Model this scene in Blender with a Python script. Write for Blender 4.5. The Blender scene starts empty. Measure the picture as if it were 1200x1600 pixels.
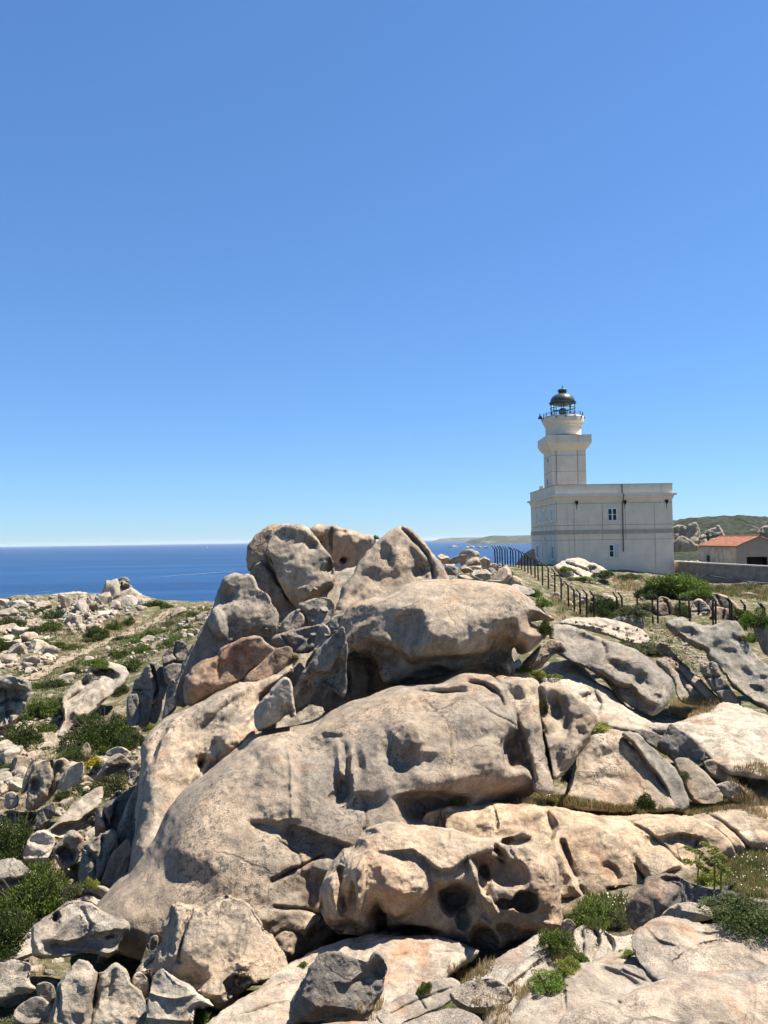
import bpy, bmesh, math, random
import numpy as np
from mathutils import Vector, Matrix, Euler

# ------------------------------------------------------------------ camera, sky, sun, exposure
scn = bpy.context.scene
COL = scn.collection
F_PX = 1202.0                      # focal length in photo pixels (1200 x 1600)
PITCH = math.radians(2.10)         # looks slightly up
ROLL = math.radians(0.84)          # horizon rises to the right
cam_d = bpy.data.cameras.new('camera')
cam = bpy.data.objects.new('camera', cam_d); COL.objects.link(cam)
cam_d.sensor_fit = 'HORIZONTAL'; cam_d.sensor_width = 36.0
cam_d.lens = 36.0 * F_PX / 1200.0
cam_d.clip_start = 0.1; cam_d.clip_end = 90000.0
CAM_R = (Matrix.Rotation(math.pi/2 + PITCH, 3, 'X') @ Matrix.Rotation(-ROLL, 3, 'Z'))
cam.matrix_world = CAM_R.to_4x4()
scn.camera = cam

SUN_EL = math.radians(63.0)
SUN_AZ = math.radians(73.0)        # from the view direction towards the right
world = bpy.data.worlds.new('World'); scn.world = world; world.use_nodes = True
wn = world.node_tree; wn.nodes.clear()
sky = wn.nodes.new('ShaderNodeTexSky'); sky.sky_type = 'NISHITA'; sky.sun_disc = False
sky.sun_elevation = SUN_EL; sky.sun_rotation = SUN_AZ
sky.altitude = 0.0; sky.air_density = 1.0; sky.dust_density = 0.0; sky.ozone_density = 10.0
bg = wn.nodes.new('ShaderNodeBackground'); bg.inputs['Strength'].default_value = 0.072
wo = wn.nodes.new('ShaderNodeOutputWorld')
gam = wn.nodes.new('ShaderNodeGamma'); gam.inputs['Gamma'].default_value = 0.75          # clear, evenly blue midday sky
tnt = wn.nodes.new('ShaderNodeMix'); tnt.data_type = 'RGBA'; tnt.blend_type = 'MULTIPLY'; tnt.inputs[0].default_value = 1.0
tnt.inputs[7].default_value = (0.80, 1.10, 1.42, 1.0)
wn.links.new(sky.outputs[0], gam.inputs['Color']); wn.links.new(gam.outputs[0], tnt.inputs[6])
wn.links.new(tnt.outputs[2], bg.inputs['Color']); wn.links.new(bg.outputs[0], wo.inputs['Surface'])
sun_d = bpy.data.lights.new('sun', 'SUN'); sun_d.energy = 5.0; sun_d.angle = math.radians(0.53)
sun_d.color = (1.0, 0.95, 0.865)
sun = bpy.data.objects.new('sun', sun_d); COL.objects.link(sun)
S_DIR = Vector((math.sin(SUN_AZ)*math.cos(SUN_EL), math.cos(SUN_AZ)*math.cos(SUN_EL), math.sin(SUN_EL)))
sun.rotation_euler = S_DIR.to_track_quat('Z', 'Y').to_euler()
sun.location = S_DIR * 60
vs = scn.view_settings
vs.view_transform = 'Standard'; vs.look = 'None'; vs.gamma = 1.0; vs.exposure = 1.28
vs.use_curve_mapping = False

# ------------------------------------------------------------------ helpers
RM = np.array(CAM_R)
def P(px, py, Y):
    """photo pixel (1200x1600) at forward distance Y -> world point(s)"""
    px = np.asarray(px, float); py = np.asarray(py, float); Y = np.asarray(Y, float)
    d = np.stack([(px-600)/F_PX, (800-py)/F_PX, -np.ones_like(px+py)], -1) @ RM.T
    return d / d[..., 1:2] * Y[..., None] if Y.ndim else d / d[..., 1:2] * float(Y)
def PV(px, py, Y): return Vector(P(px, py, Y).tolist())
def hor(px): return 853.0 - px*10/680.0

rng0 = np.random.RandomState(7)
_G = rng0.normal(size=(256, 3)); _G /= np.linalg.norm(_G, axis=1)[:, None]
_G = _G.astype(np.float32)
_PM = rng0.permutation(256).astype(np.int32)
def perlin(p):
    p = np.asarray(p, np.float32); i = np.floor(p).astype(np.int32); f = p - i
    u = f*f*f*(f*(f*6-15)+10)
    r = 0
    for dx in (0, 1):
        wx = u[:, 0] if dx else 1-u[:, 0]
        a = _PM[(i[:, 0]+dx) & 255]
        for dy in (0, 1):
            wy = u[:, 1] if dy else 1-u[:, 1]
            b = _PM[(a+i[:, 1]+dy) & 255]
            for dz in (0, 1):
                wz = u[:, 2] if dz else 1-u[:, 2]
                g = _G[_PM[(b+i[:, 2]+dz) & 255]]
                r = r + wx*wy*wz*(g[:, 0]*(f[:, 0]-dx)+g[:, 1]*(f[:, 1]-dy)+g[:, 2]*(f[:, 2]-dz))
    return r*1.6
def fbm(p, wl, oct=4, gain=0.5, off=0.0):
    p = np.asarray(p, np.float32)/wl + off; s = 0; a = 1.0
    for k in range(oct):
        s = s + a*perlin(p); p = p*2.03 + 17.3; a *= gain
    return s
def sstep(x, a, b):
    t = np.clip((x-a)/(b-a), 0, 1); return t*t*(3-2*t)

def tag(o, label=None, cat=None, group=None, kind=None):
    if label: o['label'] = label
    if cat: o['category'] = cat
    if group: o['group'] = group
    if kind: o['kind'] = kind
    return o
def empty(name, loc):
    o = bpy.data.objects.new(name, None); COL.objects.link(o); o.location = loc
    o.empty_display_size = 0.2
    return o
def link_mesh(name, verts, faces, mat, parent=None, loc=None, smooth=False):
    """verts in world coordinates; origin at loc (or the parent's location)"""
    me = bpy.data.meshes.new(name)
    v = np.asarray(verts, np.float64)
    off = np.array(parent.location if parent is not None and parent.type == 'EMPTY' else (loc if loc is not None else (0, 0, 0)), float)
    if parent is not None and parent.type != 'EMPTY':
        off = np.array(parent['_org'], float)
    v = v - off
    if isinstance(faces, np.ndarray):
        n = len(faces); k = faces.shape[1]
        me.vertices.add(len(v)); me.vertices.foreach_set('co', v.astype(np.float32).ravel())
        me.loops.add(n*k); me.loops.foreach_set('vertex_index', faces.astype(np.int32).ravel())
        me.polygons.add(n); me.polygons.foreach_set('loop_start', np.arange(0, n*k, k, dtype=np.int32))
        me.update(calc_edges=True); me.validate()
    else:
        me.from_pydata(v.tolist(), [], faces); me.update()
    if smooth: me.polygons.foreach_set('use_smooth', np.ones(len(me.polygons), bool))
    me.materials.append(mat)
    o = bpy.data.objects.new(name, me); COL.objects.link(o)
    if parent is not None:
        o.parent = parent
    elif loc is not None:
        o.location = loc
    return o
class MB:
    """collects simple solids, then becomes one mesh object"""
    def __init__(s): s.v = []; s.f = []
    def box(s, x0, x1, y0, y1, z0, z1):
        b = len(s.v)
        s.v += [(x0,y0,z0),(x1,y0,z0),(x1,y1,z0),(x0,y1,z0),(x0,y0,z1),(x1,y0,z1),(x1,y1,z1),(x0,y1,z1)]
        s.f += [(b+3,b+2,b+1,b),(b+4,b+5,b+6,b+7),(b,b+1,b+5,b+4),(b+1,b+2,b+6,b+5),(b+2,b+3,b+7,b+6),(b+3,b,b+4,b+7)]
        return s
    def frus(s, lo, hi, z0, z1):
        b = len(s.v)
        for (x0,x1,y0,y1), z in ((lo,z0),(hi,z1)):
            s.v += [(x0,y0,z),(x1,y0,z),(x1,y1,z),(x0,y1,z)]
        s.f += [(b+3,b+2,b+1,b),(b+4,b+5,b+6,b+7),(b,b+1,b+5,b+4),(b+1,b+2,b+6,b+5),(b+2,b+3,b+7,b+6),(b+3,b,b+4,b+7)]
        return s
    def poly(s, pts, f):
        b = len(s.v); s.v += [tuple(p) for p in pts]; s.f += [tuple(b+i for i in q) for q in f]; return s
    def tube(s, pts, r, n=6):
        pts = [Vector(p) for p in pts]; b = len(s.v); m = len(pts)
        rr = r if isinstance(r, (list, tuple)) else [r]*m
        for i, p in enumerate(pts):
            t = (pts[min(i+1, m-1)]-pts[max(i-1, 0)]).normalized()
            a = t.orthogonal().normalized(); c = t.cross(a)
            for k in range(n):
                q = p + (a*math.cos(2*math.pi*k/n)+c*math.sin(2*math.pi*k/n))*rr[i]
                s.v.append(tuple(q))
        for i in range(m-1):
            for k in range(n):
                s.f.append((b+i*n+k, b+i*n+(k+1)%n, b+(i+1)*n+(k+1)%n, b+(i+1)*n+k))
        s.f.append(tuple(b+k for k in reversed(range(n)))); s.f.append(tuple(b+(m-1)*n+k for k in range(n)))
        return s
    def lathe(s, prof, c, n=40):
        b = len(s.v); m = len(prof)
        for r, z in prof:
            for k in range(n):
                s.v.append((c[0]+r*math.cos(2*math.pi*k/n), c[1]+r*math.sin(2*math.pi*k/n), z))
        for i in range(m-1):
            for k in range(n):
                s.f.append((b+i*n+k, b+i*n+(k+1)%n, b+(i+1)*n+(k+1)%n, b+(i+1)*n+k))
        s.f.append(tuple(b+k for k in reversed(range(n)))); s.f.append(tuple(b+(m-1)*n+k for k in range(n)))
        return s
    def build(s, name, mat, parent=None, loc=None, smooth=False):
        o = link_mesh(name, s.v, s.f, mat, parent, loc, smooth)
        org = parent.location if (parent is not None and parent.type == 'EMPTY') else (parent['_org'] if parent is not None else (loc or (0,0,0)))
        o['_org'] = tuple(float(q) for q in org)
        return o

# ------------------------------------------------------------------ materials
def nmat(name):
    m = bpy.data.materials.new(name); m.use_nodes = True
    nt = m.node_tree; nt.nodes.clear()
    out = nt.nodes.new('ShaderNodeOutputMaterial'); b = nt.nodes.new('ShaderNodeBsdfPrincipled')
    nt.links.new(b.outputs[0], out.inputs['Surface'])
    return m, nt, b
class NT:
    def __init__(s, nt): s.nt = nt; s.g = nt.nodes.new('ShaderNodeNewGeometry')
    def pos(s, scale=(1,1,1), off=(0,0,0)):
        m = s.nt.nodes.new('ShaderNodeMapping'); m.inputs['Scale'].default_value = scale; m.inputs['Location'].default_value = off
        s.nt.links.new(s.g.outputs['Position'], m.inputs['Vector']); return m.outputs[0]
    def noise(s, scale, detail=4, rough=0.55, dist=0.0, vec=None):
        n = s.nt.nodes.new('ShaderNodeTexNoise')
        n.inputs['Scale'].default_value = scale; n.inputs['Detail'].default_value = detail
        n.inputs['Roughness'].default_value = rough; n.inputs['Distortion'].default_value = dist
        s.nt.links.new(vec if vec is not None else s.g.outputs['Position'], n.inputs['Vector'])
        return n.outputs['Fac']
    def ramp(s, fac, a, b, lo=0.0, hi=1.0):
        n = s.nt.nodes.new('ShaderNodeMapRange'); n.interpolation_type = 'SMOOTHSTEP'
        n.inputs['From Min'].default_value = a; n.inputs['From Max'].default_value = b
        n.inputs['To Min'].default_value = lo; n.inputs['To Max'].default_value = hi
        s.nt.links.new(fac, n.inputs['Value']); return n.outputs['Result']
    def math(s, op, a, b):
        n = s.nt.nodes.new('ShaderNodeMath'); n.operation = op
        for i, q in enumerate((a, b)):
            if isinstance(q, (int, float)): n.inputs[i].default_value = q
            else: s.nt.links.new(q, n.inputs[i])
        return n.outputs[0]
    def mix(s, fac, a, b, mode='MIX'):
        n = s.nt.nodes.new('ShaderNodeMix'); n.data_type = 'RGBA'; n.blend_type = mode
        for inp, q in ((n.inputs[0], fac), (n.inputs[6], a), (n.inputs[7], b)):
            if isinstance(q, (int, float)): inp.default_value = q
            elif isinstance(q, tuple): inp.default_value = (*q, 1.0)
            else: s.nt.links.new(q, inp)
        return n.outputs[2]
    def scale(s, col, fac):           # multiply a colour by a scalar socket
        c = s.nt.nodes.new('ShaderNodeCombineColor')
        for i in range(3): s.nt.links.new(fac, c.inputs[i])
        return s.mix(1.0, col, c.outputs[0], 'MULTIPLY')
    def bump(s, h, strength, dist, normal=None):
        n = s.nt.nodes.new('ShaderNodeBump'); n.inputs['Strength'].default_value = strength; n.inputs['Distance'].default_value = dist
        s.nt.links.new(h, n.inputs['Height'])
        if normal is not None: s.nt.links.new(normal, n.inputs['Normal'])
        return n.outputs[0]
    def objrand(s):
        n = s.nt.nodes.new('ShaderNodeObjectInfo'); return n.outputs['Random']

def granite(name, tan=(0.440,0.322,0.210), grey=(0.316,0.252,0.182), rust=(0.351,0.187,0.094), rust_amt=0.68, grey_t=0.49, black=0.85, sc=1.0, bumpd=1.0, fine=True, blk_t=0.47):
    m, nt, b = nmat(name); t = NT(nt)
    n1 = t.noise(0.55*sc, 5, 0.62, 0.4)
    c = t.mix(t.ramp(n1, grey_t-0.11, grey_t+0.13), grey, tan)
    n2 = t.noise(0.95*sc, 5, 0.6, 0.8, t.pos(off=(31, 7, 3)))
    c = t.mix(t.math('MULTIPLY', t.ramp(n2, 0.52, 0.68), rust_amt), c, rust)
    n6 = t.noise(1.7*sc, 4, 0.6, 0.3, t.pos(off=(3, 47, 13)))                       # bleached patches
    c = t.mix(t.ramp(n6, 0.56, 0.72, 0, 0.45), c, (0.50, 0.41, 0.305))
    n7 = t.noise(1.0, 4, 0.6, 0.5, t.pos(scale=(3.2*sc, 3.2*sc, 0.42*sc)))          # run-off streaks
    c = t.scale(c, t.ramp(n7, 0.33, 0.60, 0.66, 1.06))
    n3 = t.noise(6.0*sc, 6, 0.74, 0.3)
    c = t.scale(c, t.ramp(n3, 0.30, 0.66, 0.66, 1.18))
    nm = t.noise(0.62*sc, 4, 0.6, 0.8, t.pos(off=(91, 17, 53)))
    n5 = t.noise(13.0*sc, 5, 0.8, 0.3, t.pos(off=(5, 5, 5)))
    blk = t.math('MULTIPLY', t.ramp(nm, blk_t, blk_t+0.13), t.ramp(n5, 0.52, 0.585, 0, black))
    c = t.mix(blk, c, (0.040, 0.037, 0.033))
    nl = t.noise(24.0*sc, 4, 0.75, 0.2, t.pos(off=(15, 25, 5)))                      # pale grey lichen crust
    c = t.mix(t.math('MULTIPLY', t.ramp(nm, 0.56, 0.42), t.ramp(nl, 0.54, 0.62, 0, 0.40)), c, (0.37, 0.345, 0.285))
    n4 = t.noise(70.0*sc, 4, 0.75)
    if fine:
        amt = t.ramp(t.noise(1.3*sc, 3, 0.6, 0.2, t.pos(off=(61, 3, 29))), 0.40, 0.62, 0.25, 1.0)          # coarser crystals here, cleaner skin there
        c = t.mix(amt, c, t.scale(c, t.ramp(n4, 0.34, 0.66, 0.53, 1.43)))
    vo = nt.nodes.new('ShaderNodeTexVoronoi'); vo.feature = 'DISTANCE_TO_EDGE'; vo.inputs['Scale'].default_value = 0.55*sc
    wv = nt.nodes.new('ShaderNodeVectorMath'); wv.operation = 'ADD'
    nw = nt.nodes.new('ShaderNodeTexNoise'); nw.inputs['Scale'].default_value = 1.1*sc; nw.inputs['Detail'].default_value = 5
    nt.links.new(t.pos(scale=(1, 1, 1.6)), nw.inputs['Vector'])
    nt.links.new(t.pos(scale=(1, 1, 1.6)), wv.inputs[0]); nt.links.new(nw.outputs['Color'], wv.inputs[1]); nt.links.new(wv.outputs[0], vo.inputs['Vector'])
    msk = t.ramp(t.noise(0.8*sc, 3, 0.5, 0.0, t.pos(off=(7, 77, 19))), 0.54, 0.62)
    crack = t.math('MULTIPLY', t.ramp(vo.outputs['Distance'], 0.012, 0.004), msk)                           # hairline joints
    c = t.mix(t.math('MULTIPLY', crack, 0.55), c, (0.07, 0.055, 0.04))
    r = t.objrand()
    c = t.scale(c, t.ramp(r, 0, 1, 0.84, 1.08))
    r2 = t.math('FRACT', t.math('MULTIPLY', r, 13.7), 0.0)
    c = t.mix(t.math('MULTIPLY', r2, 0.2), c, (0.335, 0.300, 0.255))
    no = t.noise(3.6*sc, 5, 0.7, 0.6, t.pos(off=(44, 8, 71)))                        # orange lichen
    c = t.mix(t.ramp(no, 0.665, 0.72, 0, 0.55), c, (0.42, 0.23, 0.075))
    nt.links.new(c, b.inputs['Base Color'])
    b.inputs['Roughness'].default_value = 0.92; b.inputs['Specular IOR Level'].default_value = 0.25
    bn = t.bump(t.math('SUBTRACT', n3, t.math('MULTIPLY', crack, 0.5)), 0.75, 0.065*bumpd/sc)
    bn = t.bump(n5, 0.7, 0.032*bumpd/sc, bn)
    if fine: bn = t.bump(n4, 0.8, 0.014*bumpd/sc, bn)
    nt.links.new(bn, b.inputs['Normal'])
    return m
M = {}
M['granite'] = granite('granite_tan')
M['warm'] = granite('granite_warm', tan=(0.445,0.322,0.204), grey=(0.36,0.278,0.190), rust=(0.38,0.215,0.115), rust_amt=0.6, grey_t=0.42, black=0.5, blk_t=0.56)
M['red'] = granite('granite_red', tan=(0.36,0.235,0.150), grey=(0.30,0.212,0.148), rust=(0.257,0.117,0.058), rust_amt=0.8, grey_t=0.46, black=0.6)
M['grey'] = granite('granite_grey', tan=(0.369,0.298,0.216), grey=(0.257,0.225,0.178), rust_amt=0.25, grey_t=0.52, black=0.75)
M['dark'] = granite('granite_dark', tan=(0.252,0.205,0.152), grey=(0.164,0.146,0.123), rust_amt=0.45, grey_t=0.52, black=0.9, blk_t=0.46)
M['pale'] = granite('granite_pale', tan=(0.433,0.357,0.263), grey=(0.339,0.292,0.234), rust_amt=0.5, grey_t=0.42, black=0.5, blk_t=0.54)
M['slab'] = granite('granite_slab', tan=(0.427,0.333,0.240), grey=(0.333,0.281,0.222), rust=(0.421,0.211,0.105), rust_amt=0.8, grey_t=0.44, black=0.4, blk_t=0.56)
M['farrock'] = granite('granite_far', tan=(0.398,0.322,0.240), grey=(0.269,0.240,0.193), rust_amt=0.4, grey_t=0.46, black=0.6, sc=0.5, fine=False)

def plain(name, col, rough=0.7, noise=0.12, nscale=3.0, metal=0.0, streak=0.0, spec=0.4):
    m, nt, b = nmat(name); t = NT(nt)
    n = t.noise(nscale, 6, 0.65)
    c = t.scale(t.mix(0.0, col, col), t.ramp(n, 0.3, 0.7, 1-noise, 1+noise))
    if streak:
        s = t.noise(1.0, 5, 0.65, 0.3, t.pos(scale=(2.2, 2.2, 0.16)))
        c = t.mix(t.ramp(s, 0.56, 0.74, 0, streak), c, (0.22, 0.17, 0.12))
    nt.links.new(c, b.inputs['Base Color'])
    b.inputs['Roughness'].default_value = rough; b.inputs['Metallic'].default_value = metal
    b.inputs['Specular IOR Level'].default_value = spec
    nt.links.new(t.bump(n, 0.3, 0.01), b.inputs['Normal'])
    return m
M['plaster'] = plain('white_plaster', (0.665,0.57,0.435), 0.85, 0.07, 0.8, streak=0.34)
M['band'] = plain('weathered_band', (0.38,0.32,0.24), 0.9, 0.12, 2.0, streak=0.2)
M['ledge'] = plain('pale_ledge', (0.66,0.60,0.51), 0.85, 0.06, 1.5, streak=0.2)
M['strap'] = plain('dark_strap', (0.16,0.145,0.13), 0.7, 0.15)
M['strap_l'] = plain('faded_strap', (0.36,0.34,0.31), 0.7, 0.15)
M['pipe'] = plain('dark_pipe', (0.055,0.055,0.06), 0.6, 0.15)
M['ruststain'] = plain('rust_stain', (0.30,0.20,0.12), 0.95, 0.3, 6.0)
M['black'] = plain('dark_opening', (0.015,0.014,0.013), 0.9, 0.1)
M['greenmetal'] = plain('dark_green_metal', (0.022,0.05,0.042), 0.5, 0.25, 4.0)
M['copper'] = plain('weathered_dome', (0.055,0.06,0.045), 0.38, 0.5, 2.5, streak=0.6)
M['post'] = plain('rusty_post', (0.020,0.014,0.011), 0.8, 0.4, 12.0)
M['cement'] = plain('cement_wall', (0.23,0.19,0.155), 0.95, 0.28, 1.3, streak=0.45)
M['cap'] = plain('cement_cap', (0.55,0.50,0.43), 0.95, 0.12, 1.3)
M['render'] = plain('old_render', (0.42,0.36,0.285), 0.95, 0.25, 0.9, streak=0.75)
M['gable'] = plain('grey_render', (0.30,0.255,0.205), 0.95, 0.15, 0.7, streak=0.35)
M['tile'] = plain('clay_tile', (0.29,0.115,0.062), 0.85, 0.4, 2.0)
M['frame'] = plain('white_frame', (0.70,0.69,0.67), 0.5, 0.04)
M['shutter'] = plain('grey_shutter', (0.42,0.43,0.43), 0.6, 0.06)
M['bark'] = plain('bark', (0.10,0.075,0.05), 0.95, 0.3, 9.0)
M['sail'] = plain('white_sail', (0.8,0.8,0.78), 0.7, 0.03)
M['foam'] = plain('foam', (0.075,0.15,0.26), 0.6, 0.2, 0.05)

def glassmat(name, col=(0.9,0.97,0.95)):
    m, nt, b = nmat(name)
    b.inputs['Base Color'].default_value = (*col, 1); b.inputs['Roughness'].default_value = 0.03
    b.inputs['Transmission Weight'].default_value = 1.0; b.inputs['IOR'].default_value = 1.05
    return m
M['lantern_glass'] = glassmat('lantern_glass')
m, nt, b = nmat('window_glass'); b.inputs['Base Color'].default_value = (0.018,0.022,0.026,1); b.inputs['Roughness'].default_value = 0.2; b.inputs['Specular IOR Level'].default_value = 0.22
M['window_glass'] = m
m, nt, b = nmat('lens_glass'); b.inputs['Base Color'].default_value = (0.05,0.09,0.08,1); b.inputs['Roughness'].default_value = 0.08; b.inputs['Specular IOR Level'].default_value = 1.0
M['lens'] = m; b.inputs['Base Color'].default_value = (0.16,0.20,0.18,1)

def leafmat(name, c1, c2, trans=0.25):
    m, nt, b = nmat(name); t = NT(nt)
    col = t.mix(t.ramp(t.g.outputs['Random Per Island'], 0, 1), c1, c2)
    n = t.noise(1.1, 3, 0.6)
    col = t.scale(col, t.ramp(n, 0.3, 0.7, 0.72, 1.25))
    nt.links.new(col, b.inputs['Base Color']); b.inputs['Roughness'].default_value = 0.6; b.inputs['Specular IOR Level'].default_value = 0.25
    tr = nt.nodes.new('ShaderNodeBsdfTranslucent'); nt.links.new(col, tr.inputs['Color'])
    mx = nt.nodes.new('ShaderNodeMixShader'); mx.inputs[0].default_value = trans
    nt.links.new(b.outputs[0], mx.inputs[1]); nt.links.new(tr.outputs[0], mx.inputs[2])
    out = [q for q in nt.nodes if q.type == 'OUTPUT_MATERIAL'][0]
    nt.links.new(mx.outputs[0], out.inputs['Surface'])
    return m
M['juniper'] = leafmat('juniper_leaf', (0.028,0.048,0.009), (0.078,0.102,0.020))
M['lentisk'] = leafmat('lentisk_leaf', (0.046,0.076,0.010), (0.122,0.152,0.024))
M['bright'] = leafmat('bright_leaf', (0.060,0.112,0.012), (0.14,0.19,0.026))
M['olive'] = leafmat('olive_leaf', (0.070,0.080,0.034), (0.14,0.135,0.055))
M['bluegreen'] = leafmat('bluegreen_leaf', (0.045,0.080,0.062), (0.09,0.13,0.10))
M['brush'] = leafmat('brown_brush', (0.11,0.085,0.055), (0.20,0.155,0.095))
M['yellow'] = leafmat('yellow_leaf', (0.30,0.25,0.028), (0.50,0.40,0.05))
M['fennel'] = leafmat('fennel_leaf', (0.15,0.18,0.032), (0.28,0.28,0.05))
M['dry'] = leafmat('dry_grass', (0.26,0.185,0.085), (0.46,0.34,0.17))
M['grass'] = leafmat('green_grass', (0.085,0.12,0.026), (0.21,0.21,0.065))
M['daisy'] = leafmat('daisy_petal', (0.75,0.75,0.70), (0.85,0.84,0.78), 0.1)
# ------------------------------------------------------------------ ground
SEA_Z = -60.0
ctrl = [(0,1600,9.5),(100,1600,9.5),(200,1560,10.5),(0,1450,12),(100,1420,13),(0,1350,15),(150,1400,14),(0,1250,19),(100,1250,19),(190,1250,19),
 (0,1150,27),(100,1150,27),(200,1150,25),(0,1080,38),(100,1060,42),(200,1060,38),(280,1050,34),(0,1000,62),(100,1000,62),(200,990,66),(300,980,60),
 (0,942,112),(100,936,115),(190,928,118),(280,947,105),(330,944,100),(400,945,100),
 (300,1600,8.8),(500,1610,8.2),(600,1600,7.6),(700,1610,6.0),(900,1612,4.7),(1200,1615,4.3),(1200,1520,5.5),(1000,1512,6.6),(800,1515,8.3),(1200,1436,7.6),(1050,1452,8),(900,1450,9.9),
 (1200,1390,9.5),(950,1408,10.6),(500,1520,10.8),(300,1520,11.3),(400,1570,9.6),(700,1490,10.6),
 (600,1310,15),(400,1270,18),(600,1160,23),(450,1070,30),(600,1060,32),(750,1060,28),(1200,1310,12.4),(1000,1278,13.4),(800,1268,13.7),(1200,1246,14.4),(1100,1232,15.8),
 (1200,1130,20.5),(1000,1145,20),(900,1115,20),(1200,1060,27),(1050,1040,30),(900,1010,32),(1200,1005,40),(1050,985,44),(920,972,50),(1193,980,52),(1020,970,52),
 (857,921,62),(800,892,80),(860,884,91),(910,889,90),(960,895,90),(1030,897,91),(1052,896,92),(1100,913,84),(1200,916,80),(1060,926,74),(960,933,70),(1150,932,70),
 (700,910,44),(640,930,40),(700,890,58),(760,880,76),(830,880,97),(1060,888,115),(1150,887,112),(1210,884,122),(1080,878,150),(1300,900,110),(1300,1000,50),(1300,1300,12),(1300,1500,6),
 (-100,1500,11),(-100,1250,19),(-100,1080,38),(-100,950,112)]
cw = [P(a, b, c) for a, b, c in ctrl]
extra = [(-90,165,-26),(-40,165,-26),(-10,160,-24),(15,150,-18),(30,180,-22),(-90,230,-62),(0,220,-62),(60,300,-40),(110,300,-30),(60,420,-64),(160,420,-64),(360,420,-64),(-20,300,-64),(-150,400,-66),(-400,420,-66),(100,190,-12),(160,190,-14),(250,300,-45),
 (0,2.2,-3.6),(-1.2,2.2,-5.0),(1.2,2.2,-2.6),(2.2,2.2,-2.9),(-2.4,2.2,-5.6),(4,4.5,-3.2),(-4.5,4.5,-6.0),(6.5,7,-4.2),(-8,8,-6.2),(12,13,-5.4),(25,28,-5.8),(45,52,-6.2),(78,85,-6.2),(-14,14,-6.5),(-30,30,-7),(-60,60,-8),(-115,115,-9)]
cw = np.array([list(q) for q in cw] + [list(map(float, e)) for e in extra])
def uv_of(x, y): return np.stack([np.asarray(x)/np.asarray(y)*1.6, np.log(np.asarray(y))], -1)
cu = uv_of(cw[:, 0], cw[:, 1])
A = np.linalg.norm(cu[:, None]-cu[None], axis=2)
n_ = len(cw); K = np.zeros((n_+3, n_+3)); K[:n_, :n_] = A + np.eye(n_)*(-0.01)
K[:n_, n_] = 1; K[n_, :n_] = 1; K[:n_, n_+1:] = cu; K[n_+1:, :n_] = cu.T
wts = np.linalg.solve(K, np.concatenate([cw[:, 2], np.zeros(3)]))
def ground_z(x, y):
    x = np.asarray(x, float).ravel(); y = np.asarray(y, float).ravel()
    q = uv_of(x, y); out = np.empty(len(x))
    for s in range(0, len(x), 20000):
        d = np.linalg.norm(q[s:s+20000, None]-cu[None], axis=2)
        out[s:s+20000] = d @ wts[:n_] + wts[n_] + q[s:s+20000] @ wts[n_+1:]
    p = np.stack([x, y, 0*x], -1)
    amp = np.clip(y, 5, 130)*0.0032
    out += amp*fbm(p, 6.0, 3) + np.clip(y/40, 0.15, 1)*0.16*fbm(p, 1.3, 3)
    out -= 0.40*sstep(x, -0.6, 0.6)*sstep(9.6-y, 0.0, 1.5)
    return out
us = np.linspace(-1.02, 0.86, 400); ys = np.exp(np.linspace(math.log(2.0), math.log(430), 460))
UU, YY = np.meshgrid(us, ys); XX = UU*YY
ZZ = ground_z(XX, YY).reshape(XX.shape)
gv = np.stack([XX, YY, ZZ], -1).reshape(-1, 3)
nu = len(us)
ii, jj = np.meshgrid(np.arange(len(ys)-1), np.arange(nu-1), indexing='ij')
a0 = (ii*nu+jj).ravel()
gf = np.stack([a0, a0+1, a0+nu+1, a0+nu], -1)
m, nt, b = nmat('ground_soil'); t = NT(nt)
n1 = t.noise(0.35, 6, 0.65, 0.5); n2 = t.noise(1.6, 7, 0.7); n3 = t.noise(14, 6, 0.75)
c = t.mix(t.ramp(n1, 0.38, 0.56), (0.165,0.125,0.078), (0.085,0.088,0.036))
c = t.mix(t.ramp(n2, 0.50, 0.60), c, (0.28,0.23,0.165))
c = t.scale(c, t.ramp(n3, 0.3, 0.7, 0.55, 1.3))
nt.links.new(c, b.inputs['Base Color']); b.inputs['Roughness'].default_value = 0.95; b.inputs['Specular IOR Level'].default_value = 0.1
nt.links.new(t.bump(n3, 0.8, 0.06, t.bump(n2, 0.7, 0.3)), b.inputs['Normal'])
ground = link_mesh('ground', gv, gf, m, smooth=True); tag(ground, kind='structure')

# ------------------------------------------------------------------ sea
m, nt, b = nmat('sea_water'); t = NT(nt)
n1 = t.noise(1.0, 6, 0.6, 0.2, t.pos(scale=(0.010, 0.020, 1))); n2 = t.noise(1.0, 5, 0.6, 0.3, t.pos(scale=(0.0010, 0.0055, 1)))
n3 = t.noise(1.0, 4, 0.6, 0.2, t.pos(scale=(0.10, 0.16, 1)))
c = t.mix(t.ramp(n2, 0.40, 0.60), (0.008,0.036,0.098), (0.013,0.053,0.132))
nt.links.new(c, b.inputs['Base Color']); b.inputs['Roughness'].default_value = 0.42; b.inputs['Specular IOR Level'].default_value = 0.22; b.inputs['IOR'].default_value = 1.33
nt.links.new(t.bump(n3, 0.35, 0.8, t.bump(n1, 0.6, 6.0)), b.inputs['Normal'])
sx = np.array([-60000,-20000,-6000,-2000,-600,0,600,2000,6000,20000,60000], float); sy = np.array([60,300,900,2500,6000,12000,20000,30000,42000], float)
SX, SY = np.meshgrid(sx, sy)
sv = np.stack([SX, SY, SX*0+SEA_Z], -1).reshape(-1, 3)
ii, jj = np.meshgrid(np.arange(len(sy)-1), np.arange(len(sx)-1), indexing='ij'); a0 = (ii*len(sx)+jj).ravel()
sea = link_mesh('sea', sv, np.stack([a0, a0+1, a0+len(sx)+1, a0+len(sx)], -1), m); tag(sea, kind='structure')

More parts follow.
